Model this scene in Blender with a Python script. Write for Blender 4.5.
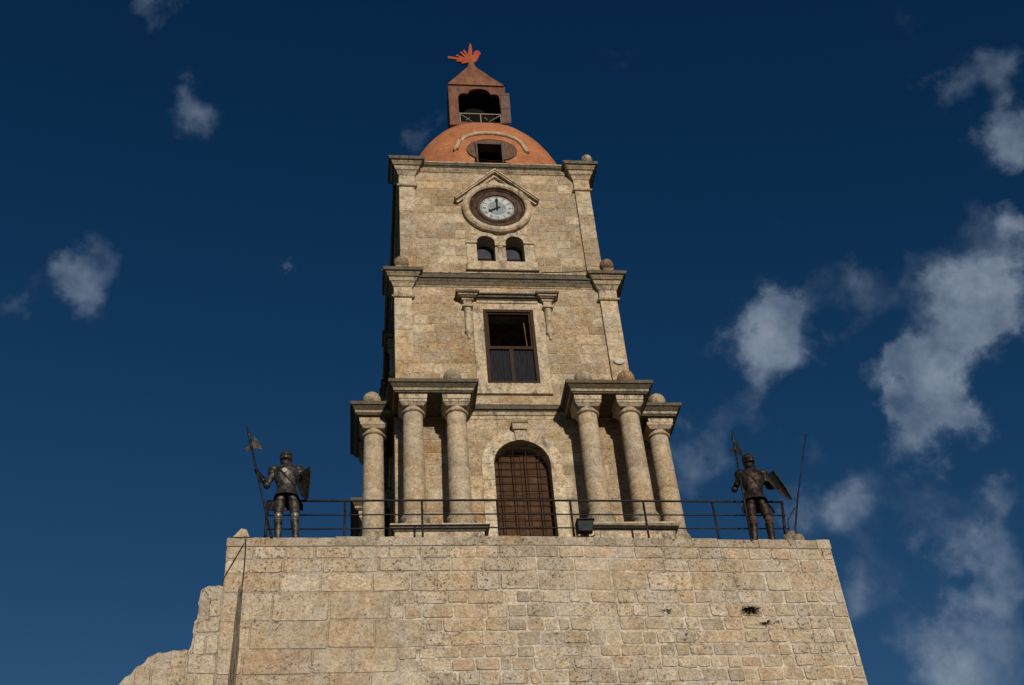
import bpy, math, random
from math import sin, cos, pi, radians, sqrt, atan2
from mathutils import Vector, Matrix, noise

for o in list(bpy.data.objects): bpy.data.objects.remove(o)
scene = bpy.context.scene
COL = scene.collection
random.seed(7)

# ------------------------------------------------------------------ camera
cam_d = bpy.data.cameras.new('camera')
cam = bpy.data.objects.new('camera', cam_d); COL.objects.link(cam)
CAM_LOC = Vector((-3.6913, -26.0279, -15.684))
fw = Vector((0.12109062, 0.75708453, 0.64199694))
rt = Vector((0.99258222, -0.09941527, -0.06997951))
up = Vector((-0.0108439, -0.64570861, 0.76350691))
m = Matrix((rt, up, -fw)).transposed().to_4x4()
m.translation = CAM_LOC
cam.matrix_world = m
cam_d.sensor_width = 36.0
cam_d.lens = 1213.33 * 36.0 / 1024.0
cam_d.clip_start = 0.1
cam_d.clip_end = 5000
scene.camera = cam

# ------------------------------------------------------------------ exposure / colour
scene.view_settings.view_transform = 'Standard'
scene.view_settings.look = 'None'
scene.view_settings.exposure = 0.0
scene.view_settings.gamma = 1.0
scene.view_settings.use_curve_mapping = False

# ------------------------------------------------------------------ sun and sky
TO_SUN = Vector((0.16, -1.0, 0.27)).normalized()
SUN_EL = math.asin(TO_SUN.z)
sun_d = bpy.data.lights.new('sun', 'SUN')
sun_d.energy = 3.6
sun_d.angle = radians(0.5)
sun_d.color = (1.0, 0.91, 0.79)
sun = bpy.data.objects.new('sun', sun_d); COL.objects.link(sun)
sun.rotation_euler = (-TO_SUN).to_track_quat('-Z', 'Y').to_euler()
sun.location = (8, -40, 20)

world = bpy.data.worlds.new('World'); scene.world = world
world.use_nodes = True
wn = world.node_tree.nodes; wl = world.node_tree.links
for n in list(wn): wn.remove(n)
def W(t, **kw):
    n = wn.new(t)
    for k, v in kw.items(): setattr(n, k, v)
    return n
w_out = W('ShaderNodeOutputWorld'); w_bg = W('ShaderNodeBackground')
w_bg.inputs['Strength'].default_value = 0.08
sky = W('ShaderNodeTexSky', sky_type='NISHITA')
sky.sun_disc = False
sky.sun_elevation = SUN_EL
sky.sun_rotation = atan2(TO_SUN.x, TO_SUN.y)
sky.air_density = 1.0; sky.dust_density = 0.2; sky.ozone_density = 2.5
# the deep, polarised blue of the sky
w_gam = W('ShaderNodeMix', data_type='RGBA', blend_type='MULTIPLY')
w_gam.inputs['Factor'].default_value = 1.0
SKY_TINT = (0.20, 0.42, 0.62, 1)
w_gam.inputs[7].default_value = SKY_TINT
wl.new(sky.outputs[0], w_gam.inputs[6])
w_sep = W('ShaderNodeSeparateColor'); w_comb = W('ShaderNodeCombineColor'); wl.new(w_gam.outputs[2], w_sep.inputs[0])
for ch, (L0, tgt, pw) in enumerate(((0.0206, 0.0222, 2.4), (0.0823, 0.0762, 1.42), (0.209, 0.171, 1.22))):
    a_ = W('ShaderNodeMath', operation='MULTIPLY'); wl.new(w_sep.outputs[ch], a_.inputs[0]); a_.inputs[1].default_value = 0.08 / L0
    b_ = W('ShaderNodeMath', operation='POWER'); wl.new(a_.outputs[0], b_.inputs[0]); b_.inputs[1].default_value = pw
    d_ = W('ShaderNodeMath', operation='MINIMUM'); wl.new(b_.outputs[0], d_.inputs[0]); d_.inputs[1].default_value = 2.2
    c_ = W('ShaderNodeMath', operation='MULTIPLY'); wl.new(d_.outputs[0], c_.inputs[0]); c_.inputs[1].default_value = tgt / 0.08
    wl.new(c_.outputs[0], w_comb.inputs[ch])
w_tc = W('ShaderNodeTexCoord')
w_n1 = W('ShaderNodeTexNoise'); w_n1.inputs['Scale'].default_value = 8.0; w_n1.inputs['Detail'].default_value = 9; w_n1.inputs['Roughness'].default_value = 0.56
w_n1.inputs['Distortion'].default_value = 0.0
w_n2 = W('ShaderNodeTexNoise'); w_n2.inputs['Scale'].default_value = 24.0; w_n2.inputs['Detail'].default_value = 8; w_n2.inputs['Roughness'].default_value = 0.58
w_n2.inputs['Distortion'].default_value = 0.12
for n in (w_n1, w_n2): wl.new(w_tc.outputs['Generated'], n.inputs['Vector'])
# clouds stand in these directions of the sky: x, y, z, angular radius, weight
CLOUDS = [(0.336, 0.7129, 0.6156, 0.0412, 0.8), (0.3208, 0.7037, 0.634, 0.033, 0.7), (0.3681, 0.6822, 0.6317, 0.0371, 0.6), (0.4063, 0.6608, 0.6311, 0.0289, 0.45), (0.3288, 0.7304, 0.5987, 0.0289, 0.5), (0.457, 0.6593, 0.597, 0.0453, 1.0), (0.4895, 0.6409, 0.5913, 0.0412, 1), (0.4379, 0.6971, 0.5677, 0.0371, 0.8), (0.411, 0.7046, 0.5785, 0.0313, 0.85), (0.4443, 0.7161, 0.5383, 0.0396, 0.85), (0.4668, 0.7115, 0.5253, 0.0289, 0.7), (0.4242, 0.7309, 0.5346, 0.0247, 0.4), (0.4581, 0.525, 0.7173, 0.033, 0.8), (0.4824, 0.5531, 0.6792, 0.026, 0.9), (0.4121, 0.5084, 0.7561, 0.0206, 0.35), (0.4313, 0.5494, 0.7156, 0.0165, 0.4), (0.4282, 0.5823, 0.6911, 0.0165, 0.35), (0.4609, 0.6122, 0.6425, 0.0371, 0.65), (0.4905, 0.5951, 0.6367, 0.022, 0.8), (0.2698, 0.7961, 0.5418, 0.033, 0.6), (0.3024, 0.7671, 0.5657, 0.0289, 0.5), (0.3559, 0.7941, 0.4926, 0.0371, 0.6), (0.2987, 0.7434, 0.5984, 0.0289, 0.35), (0.4096, 0.7587, 0.5066, 0.0412, 0.5), (0.4546, 0.7573, 0.4688, 0.033, 0.4), (0.4867, 0.7349, 0.4723, 0.0206, 0.5), (0.3931, 0.7973, 0.458, 0.033, 0.35), (0.4715, 0.767, 0.4351, 0.0289, 0.5), (0.4818, 0.7746, 0.4096, 0.033, 0.4), (0.411, 0.8088, 0.4207, 0.033, 0.35), (0.4617, 0.8065, 0.3692, 0.0495, 0.65), (0.385, 0.782, 0.49, 0.03, 0.5), (0.375, 0.815, 0.44, 0.022, 0.45), (0.44, 0.775, 0.452, 0.022, 0.5), (0.26, 0.775, 0.575, 0.02, 0.5), (0.4279, 0.8168, 0.387, 0.033, 0.4), (-0.1578, 0.5668, 0.8086, 0.0231, 0.7), (-0.2134, 0.7089, 0.6723, 0.034, 0.95), (-0.2472, 0.7046, 0.6652, 0.0165, 0.45), (-0.2691, 0.715, 0.6452, 0.0181, 0.6), (-0.1335, 0.626, 0.7683, 0.0264, 0.8), (-0.2116, 0.672, 0.7097, 0.0181, 0.45), (-0.0656, 0.7216, 0.6892, 0.0115, 0.5), (-0.1863, 0.6778, 0.7112, 0.0132, 0.35), (0.0391, 0.6414, 0.7662, 0.0247, 0.65), (0.2003, 0.5739, 0.794, 0.0231, 0.35), (-0.1544, 0.6725, 0.7238, 0.0115, 0.3), (-0.2615, 0.8506, 0.4562, 0.0181, 0.35), (0.3468, 0.7618, 0.5471, 0.0206, 0.4), (0.3154, 0.6661, 0.6759, 0.0165, 0.2)]
w_wn = W('ShaderNodeTexNoise'); w_wn.inputs['Scale'].default_value = 15.0; w_wn.inputs['Detail'].default_value = 7; w_wn.inputs['Roughness'].default_value = 0.6
wl.new(w_tc.outputs['Generated'], w_wn.inputs['Vector'])
w_ws = W('ShaderNodeVectorMath', operation='SUBTRACT'); wl.new(w_wn.outputs['Color'], w_ws.inputs[0]); w_ws.inputs[1].default_value = (.5, .5, .5)
w_wm = W('ShaderNodeVectorMath', operation='SCALE'); wl.new(w_ws.outputs[0], w_wm.inputs[0]); w_wm.inputs['Scale'].default_value = 0.105
w_wp = W('ShaderNodeVectorMath', operation='ADD'); wl.new(w_tc.outputs['Generated'], w_wp.inputs[0]); wl.new(w_wm.outputs[0], w_wp.inputs[1])
acc = None
for cx, cy, cz, cr, cw in CLOUDS:
    d = W('ShaderNodeVectorMath', operation='DISTANCE'); wl.new(w_wp.outputs[0], d.inputs[0]); d.inputs[1].default_value = (cx, cy, cz)
    mr = W('ShaderNodeMapRange', interpolation_type='SMOOTHERSTEP')
    mr.inputs['From Min'].default_value = cr * 1.62; mr.inputs['From Max'].default_value = 0.0
    mr.inputs['To Min'].default_value = 0.0; mr.inputs['To Max'].default_value = cw * 1.2
    wl.new(d.outputs['Value'], mr.inputs['Value'])
    if acc is None: acc = mr.outputs[0]
    else:
        s = W('ShaderNodeMath', operation='ADD'); wl.new(acc, s.inputs[0]); wl.new(mr.outputs[0], s.inputs[1]); acc = s.outputs[0]
def wmath(op, a, b, clamp=False):
    n = W('ShaderNodeMath', operation=op); n.use_clamp = clamp
    for i, v in enumerate((a, b)):
        if isinstance(v, (int, float)): n.inputs[i].default_value = v
        else: wl.new(v, n.inputs[i])
    return n.outputs[0]
acc = wmath('MINIMUM', acc, 1.35)
nz = wmath('ADD', wmath('MULTIPLY', w_n1.outputs[0], 0.60), wmath('MULTIPLY', w_n2.outputs[0], 0.40))
nz = wmath('MULTIPLY', wmath('SUBTRACT', nz, 0.5), 3.4)
dens = wmath('ADD', wmath('SUBTRACT', acc, 0.34), nz)
# wisps fade out away from the lobes
dens = wmath('MULTIPLY', dens, wmath('MULTIPLY', acc, 2.2, True))
mrd = W('ShaderNodeMapRange', interpolation_type='SMOOTHSTEP')
mrd.inputs['From Min'].default_value = 0.0; mrd.inputs['From Max'].default_value = 1.6
mrd.inputs['To Min'].default_value = 0.0; mrd.inputs['To Max'].default_value = 0.90
wl.new(dens, mrd.inputs['Value'])
w_cl = W('ShaderNodeMix', data_type='RGBA')
wl.new(mrd.outputs[0], w_cl.inputs['Factor'])
wl.new(w_comb.outputs[0], w_cl.inputs[6])
CLOUD_COL = (2.9, 3.2, 4.1, 1)
w_cc = W('ShaderNodeMix', data_type='RGBA'); w_cc.inputs[6].default_value = (1.9, 2.6, 3.7, 1); w_cc.inputs[7].default_value = (4.9, 5.5, 6.4, 1)
w_cr = W('ShaderNodeMapRange'); w_cr.inputs['From Min'].default_value = 0.35; w_cr.inputs['From Max'].default_value = 2.2; wl.new(dens, w_cr.inputs['Value']); wl.new(w_cr.outputs[0], w_cc.inputs['Factor']); wl.new(w_cc.outputs[2], w_cl.inputs[7])
wl.new(w_cl.outputs[2], w_bg.inputs['Color'])
wl.new(w_bg.outputs[0], w_out.inputs[0])

# ------------------------------------------------------------------ materials
def new_mat(name):
    mt = bpy.data.materials.new(name); mt.use_nodes = True
    nt = mt.node_tree
    for n in list(nt.nodes): nt.nodes.remove(n)
    out = nt.nodes.new('ShaderNodeOutputMaterial'); b = nt.nodes.new('ShaderNodeBsdfPrincipled')
    nt.links.new(b.outputs[0], out.inputs[0])
    return mt, nt, b
def N(nt, t, ins=None, **kw):
    n = nt.nodes.new(t)
    for k, v in kw.items(): setattr(n, k, v)
    for k, v in (ins or {}).items():
        if hasattr(v, 'is_linked') or isinstance(v, bpy.types.NodeSocket): nt.links.new(v, n.inputs[k])
        else: n.inputs[k].default_value = v
    return n
def mixc(nt, fac, a, b, mode='MIX'):
    n = nt.nodes.new('ShaderNodeMix'); n.data_type = 'RGBA'; n.blend_type = mode
    for i, v in ((0, fac), (6, a), (7, b)):
        if isinstance(v, bpy.types.NodeSocket): nt.links.new(v, n.inputs[i])
        else: n.inputs[i].default_value = v if not isinstance(v, tuple) or len(v) == 4 else (*v, 1)
    return n.outputs[2]
def ramp(nt, src, lo, hi, a=0.0, b=1.0):
    return N(nt, 'ShaderNodeMapRange', {'Value': src, 'From Min': lo, 'From Max': hi, 'To Min': a, 'To Max': b}).outputs[0]

def stone_mat(name, gaps=0.8, soft=0.0, pits=1.0, stain=1.0, smear=0.0, bump=0.6, lichen=0.0):
    mt, nt, b = new_mat(name)
    tc = N(nt, 'ShaderNodeTexCoord').outputs['Object']
    rn = N(nt, 'ShaderNodeMath', {0: N(nt, 'ShaderNodeObjectInfo').outputs['Random'], 1: 37.0}, operation='MULTIPLY').outputs[0]
    tc = N(nt, 'ShaderNodeVectorMath', {0: tc, 1: N(nt, 'ShaderNodeCombineXYZ', {'X': rn, 'Y': rn, 'Z': rn}).outputs[0]}, operation='ADD').outputs[0]
    col = N(nt, 'ShaderNodeVertexColor', layer_name='Col').outputs['Color']
    alpha = N(nt, 'ShaderNodeVertexColor', layer_name='Col').outputs['Alpha']
    big = N(nt, 'ShaderNodeTexNoise', {'Vector': tc, 'Scale': 0.9, 'Detail': 5.0, 'Roughness': 0.6}).outputs[0]
    mid = N(nt, 'ShaderNodeTexNoise', {'Vector': tc, 'Scale': 6.0, 'Detail': 8.0, 'Roughness': 0.72}).outputs[0]
    fine = N(nt, 'ShaderNodeTexNoise', {'Vector': tc, 'Scale': 23.0, 'Detail': 6.0, 'Roughness': 0.75}).outputs[0]
    pit = N(nt, 'ShaderNodeTexNoise', {'Vector': tc, 'Scale': 17.0, 'Detail': 6.0, 'Roughness': 0.75, 'Distortion': 0.3}).outputs[0]
    area = N(nt, 'ShaderNodeTexNoise', {'Vector': tc, 'Scale': 1.3, 'Detail': 4.0, 'Roughness': 0.6}).outputs[0]
    gap = N(nt, 'ShaderNodeTexNoise', {'Vector': tc, 'Scale': 4.5, 'Detail': 8.0, 'Roughness': 0.75}).outputs[0]
    c = mixc(nt, ramp(nt, mid, 0.36, 0.64), (0.72 + soft * .12, 0.67 + soft * .15, 0.60 + soft * .18), (1.24 - soft * .1, 1.24 - soft * .1, 1.23 - soft * .1))
    c = mixc(nt, 1.0, col, c, 'MULTIPLY')
    c2 = mixc(nt, ramp(nt, fine, 0.36, 0.64), (0.68 + soft * .1, 0.64 + soft * .12, 0.58 + soft * .15), (1.30, 1.31, 1.31))
    c = mixc(nt, 1.0, c, c2, 'MULTIPLY')
    # ochre and grey patches of the stone
    c = mixc(nt, ramp(nt, big, 0.50, 0.66, 0, 0.6 * stain), c, mixc(nt, 1.0, c, (1.0, 0.80, 0.56), 'MULTIPLY'))
    c = mixc(nt, ramp(nt, big, 0.46, 0.34, 0, 0.6 * stain), c, mixc(nt, 1.0, c, (0.74, 0.75, 0.76), 'MULTIPLY'))
    if smear > 0:   # pale mortar smeared over the joints and stone edges
        sm = N(nt, 'ShaderNodeTexNoise', {'Vector': tc, 'Scale': 2.0, 'Detail': 10.0, 'Roughness': 0.75}).outputs[0]
        c = mixc(nt, ramp(nt, sm, 0.50, 0.60, 0, smear), c, mixc(nt, ramp(nt, fine, 0.36, 0.64), (0.36, 0.315, 0.25), (0.58, 0.53, 0.45)))
    if lichen > 0:  # black and grey crust in drips and patches
        mp = N(nt, 'ShaderNodeMapping', {'Vector': tc, 'Scale': (1.6, 1.6, 0.7)}).outputs[0]
        li = N(nt, 'ShaderNodeTexNoise', {'Vector': mp, 'Scale': 2.6, 'Detail': 9.0, 'Roughness': 0.75}).outputs[0]
        c = mixc(nt, ramp(nt, li, 0.52, 0.62, 0, lichen), c, (0.10, 0.088, 0.068))
    # here and there the joints are pointed in a mortar of the stone's own colour
    mj = N(nt, 'ShaderNodeMath', {0: ramp(nt, alpha, 0.4, 0.3), 1: ramp(nt, area, 0.50, 0.58)}, operation='MULTIPLY').outputs[0]
    c = mixc(nt, N(nt, 'ShaderNodeMath', {0: mj, 1: 0.8}, operation='MULTIPLY').outputs[0], c, mixc(nt, ramp(nt, fine, 0.36, 0.64), (0.28, 0.22, 0.155), (0.44, 0.36, 0.26)))
    # weathering pits, dirt-filled; open dark joints where the mortar has gone
    pm = N(nt, 'ShaderNodeMath', {0: ramp(nt, pit, 0.575, 0.625), 1: ramp(nt, area, 0.44, 0.60, 0.10, 1.0)}, operation='MULTIPLY').outputs[0]
    c = mixc(nt, N(nt, 'ShaderNodeMath', {0: pm, 1: 0.85 * pits}, operation='MULTIPLY').outputs[0], c, (0.085, 0.064, 0.042))
    jm = N(nt, 'ShaderNodeMath', {0: N(nt, 'ShaderNodeMath', {0: alpha, 1: 0.5, 2: 0.12}, operation='COMPARE').outputs[0], 1: ramp(nt, gap, 0.43, 0.52)}, operation='MULTIPLY').outputs[0]
    c = mixc(nt, N(nt, 'ShaderNodeMath', {0: jm, 1: gaps}, operation='MULTIPLY').outputs[0], c, (0.055, 0.042, 0.03))
    nt.links.new(c, b.inputs['Base Color'])
    b.inputs['Roughness'].default_value = 0.93
    b.inputs['Specular IOR Level'].default_value = 0.15
    h = N(nt, 'ShaderNodeMath', {0: mid, 1: N(nt, 'ShaderNodeMath', {0: fine, 1: 0.5}, operation='MULTIPLY').outputs[0]}, operation='ADD').outputs[0]
    h = N(nt, 'ShaderNodeMath', {0: h, 1: N(nt, 'ShaderNodeMath', {0: pm, 1: 0.9 * pits}, operation='MULTIPLY').outputs[0]}, operation='SUBTRACT').outputs[0]
    bp = N(nt, 'ShaderNodeBump', {'Height': h, 'Strength': bump, 'Distance': 0.045})
    nt.links.new(bp.outputs[0], b.inputs['Normal'])
    return mt
def plain_mat(name, c1, c2, scale=8.0, rough=0.6, metal=0.0, bump=0.0, stretch=(1, 1, 1), spec=0.1, lo=0.35, hi=0.65):
    mt, nt, b = new_mat(name)
    tc = N(nt, 'ShaderNodeTexCoord').outputs['Object']
    mp = N(nt, 'ShaderNodeMapping', {'Vector': tc, 'Scale': stretch}).outputs[0]
    nz_ = N(nt, 'ShaderNodeTexNoise', {'Vector': mp, 'Scale': scale, 'Detail': 7.0, 'Roughness': 0.68}).outputs[0]
    c = mixc(nt, ramp(nt, nz_, lo, hi), c1, c2)
    nt.links.new(c, b.inputs['Base Color'])
    b.inputs['Roughness'].default_value = rough; b.inputs['Metallic'].default_value = metal
    b.inputs['Specular IOR Level'].default_value = spec
    if bump:
        bp = N(nt, 'ShaderNodeBump', {'Height': nz_, 'Strength': bump, 'Distance': 0.02})
        nt.links.new(bp.outputs[0], b.inputs['Normal'])
    return mt

M_TOWER = stone_mat('tower_ashlar', gaps=0.5, soft=0.0, pits=0.9, stain=1.0, smear=0.30)
M_BASE = stone_mat('bastion_masonry', gaps=0.7, soft=0.45, pits=1.0, stain=0.75, smear=0.5, bump=0.8)
M_TRIM = stone_mat('moulded_stone', soft=0.3, pits=0.6, stain=0.8, bump=0.8, lichen=0.75)
M_COLUMN = stone_mat('column_stone', soft=0.5, pits=0.6, stain=0.9, bump=0.6, lichen=0.12)
def render_plaster():
    mt, nt, b = new_mat('orange_plaster')
    tc = N(nt, 'ShaderNodeTexCoord').outputs['Object']
    a = N(nt, 'ShaderNodeTexNoise', {'Vector': tc, 'Scale': 1.6, 'Detail': 7.0, 'Roughness': 0.65}).outputs[0]
    f = N(nt, 'ShaderNodeTexNoise', {'Vector': tc, 'Scale': 14.0, 'Detail': 6.0, 'Roughness': 0.7}).outputs[0]
    p = N(nt, 'ShaderNodeTexNoise', {'Vector': tc, 'Scale': 4.2, 'Detail': 5.0, 'Roughness': 0.7, 'Distortion': 0.8}).outputs[0]
    c = mixc(nt, ramp(nt, a, 0.35, 0.65), (0.29, 0.095, 0.040), (0.41, 0.150, 0.064))
    c = mixc(nt, ramp(nt, f, 0.35, 0.7, 0, 0.35), c, (0.52, 0.24, 0.12))
    c = mixc(nt, ramp(nt, p, 0.56, 0.62, 0, 0.6), c, (0.44, 0.27, 0.15))
    mpd = N(nt, 'ShaderNodeMapping', {'Vector': tc, 'Scale': (3.5, 3.5, 0.5)}).outputs[0]
    dr = N(nt, 'ShaderNodeTexNoise', {'Vector': mpd, 'Scale': 1.5, 'Detail': 8.0, 'Roughness': 0.7}).outputs[0]
    c = mixc(nt, ramp(nt, p, 0.42, 0.34, 0, 0.5), c, (0.19, 0.085, 0.05))
    c = mixc(nt, ramp(nt, dr, 0.54, 0.66, 0, 0.55), c, (0.17, 0.085, 0.055))
    nt.links.new(c, b.inputs['Base Color']); b.inputs['Roughness'].default_value = 0.9; b.inputs['Specular IOR Level'].default_value = 0.1
    bp = N(nt, 'ShaderNodeBump', {'Height': f, 'Strength': 0.4, 'Distance': 0.02}); nt.links.new(bp.outputs[0], b.inputs['Normal'])
    return mt
M_DOME = render_plaster()
M_BELFRY = plain_mat('rust_brown_panel', (0.095, 0.043, 0.030), (0.20, 0.092, 0.058), 5.0, 0.65, bump=0.3, stretch=(1, 1, 0.4))
M_BELFRY_ROOF = plain_mat('brown_sheet_roof', (0.115, 0.050, 0.030), (0.235, 0.112, 0.062), 3.0, 0.6, bump=0.2, stretch=(1, 1, 0.6))
M_SHUTTER = plain_mat('weathered_board', (0.085, 0.052, 0.045), (0.19, 0.125, 0.105), 9.0, 0.75, bump=0.4, stretch=(4, 4, 0.4))
M_BIRD = plain_mat('orange_red_paint', (0.26, 0.040, 0.02), (0.40, 0.10, 0.045), 6.0, 0.5)
M_WOOD = plain_mat('dark_brown_wood', (0.030, 0.017, 0.011), (0.075, 0.042, 0.026), 12.0, 0.6, bump=0.3, stretch=(1, 1, 6))
M_WOODV = plain_mat('brown_frame_wood', (0.022, 0.012, 0.007), (0.062, 0.033, 0.018), 10.0, 0.6, bump=0.3, stretch=(5, 5, 0.5))
M_OVAL = plain_mat('grey_brown_board', (0.075, 0.046, 0.032), (0.165, 0.105, 0.072), 6.0, 0.8, bump=0.3, stretch=(4, 4, 0.5))
M_CORR = plain_mat('corrugated_blue_grey_sheet', (0.006, 0.009, 0.015), (0.036, 0.032, 0.030), 9.0, 0.55, stretch=(7, 7, 0.3))
M_IRON = plain_mat('black_iron', (0.014, 0.013, 0.013), (0.040, 0.033, 0.030), 14.0, 0.55, 0.4)
M_GRILLE = plain_mat('rusty_iron', (0.016, 0.010, 0.008), (0.045, 0.026, 0.018), 20.0, 0.7, 0.2)
M_ARMOUR = plain_mat('dark_steel_plate', (0.018, 0.017, 0.016), (0.115, 0.100, 0.085), 11.0, 0.46, 0.65, bump=0.8, lo=0.38, hi=0.62)
M_ARMOUR_B = plain_mat('brown_oxidised_steel', (0.013, 0.011, 0.010), (0.066, 0.050, 0.041), 10.0, 0.5, 0.6, bump=0.8, lo=0.38, hi=0.62)
M_DARKPLATE = plain_mat('blackened_steel', (0.016, 0.014, 0.013), (0.060, 0.050, 0.042), 10.0, 0.5, 0.6, bump=0.3)
M_EMBLEM = plain_mat('pale_emblem_paint', (0.28, 0.25, 0.20), (0.42, 0.38, 0.30), 12.0, 0.6)
M_RUST = plain_mat('red_rust', (0.05, 0.028, 0.020), (0.12, 0.060, 0.042), 14.0, 0.8)
M_DIAL = plain_mat('dial_enamel', (0.30, 0.32, 0.31), (0.52, 0.53, 0.50), 9.0, 0.5)
M_DIALC = plain_mat('dial_blue_grey', (0.16, 0.19, 0.20), (0.30, 0.33, 0.33), 7.0, 0.5)
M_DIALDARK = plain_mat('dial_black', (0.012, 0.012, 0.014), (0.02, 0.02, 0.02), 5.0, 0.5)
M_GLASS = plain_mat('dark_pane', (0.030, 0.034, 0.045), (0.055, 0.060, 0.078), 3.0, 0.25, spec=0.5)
M_WHITE = plain_mat('pale_marble', (0.40, 0.355, 0.28), (0.54, 0.49, 0.41), 9.0, 0.7)
M_DRY = plain_mat('dry_fibre', (0.06, 0.048, 0.035), (0.24, 0.19, 0.135), 25.0, 0.95, stretch=(4, 4, 0.3))
M_PLANT = plain_mat('dull_green_leaf', (0.030, 0.034, 0.014), (0.085, 0.085, 0.035), 20.0, 0.8)
M_LAMPGLASS = plain_mat('lamp_glass', (0.02, 0.022, 0.025), (0.06, 0.065, 0.07), 6.0, 0.15, spec=0.6)
def door_mat():
    mt, nt, b = new_mat('brown_plank_door')
    tc = N(nt, 'ShaderNodeTexCoord').outputs['Object']
    mp = N(nt, 'ShaderNodeMapping', {'Vector': tc, 'Scale': (0.7, 1, 9.0)}).outputs[0]
    a = N(nt, 'ShaderNodeTexNoise', {'Vector': mp, 'Scale': 4.0, 'Detail': 6.0, 'Roughness': 0.65}).outputs[0]
    bnd = N(nt, 'ShaderNodeTexNoise', {'Vector': tc, 'Scale': 3.0, 'Detail': 5.0}).outputs[0]
    c = mixc(nt, ramp(nt, a, 0.32, 0.68), (0.038, 0.019, 0.010), (0.098, 0.050, 0.027))
    c = mixc(nt, ramp(nt, bnd, 0.55, 0.72, 0, 0.6), c, (0.145, 0.078, 0.045))
    nt.links.new(c, b.inputs['Base Color']); b.inputs['Roughness'].default_value = 0.85; b.inputs['Specular IOR Level'].default_value = 0.08
    bp = N(nt, 'ShaderNodeBump', {'Height': a, 'Strength': 0.5, 'Distance': 0.02}); nt.links.new(bp.outputs[0], b.inputs['Normal'])
    return mt
M_DOOR = door_mat()
M_INTERIOR_SHADE = plain_mat('interior_shade_black', (0.004, 0.003, 0.003), (0.009, 0.007, 0.006), 4.0, 0.9)  # near-black colour that paints in the shade of the interiors
M_GROUND = plain_mat('plaza_paving', (0.07, 0.065, 0.055), (0.12, 0.11, 0.09), 0.8, 0.9, bump=0.2)

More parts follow.
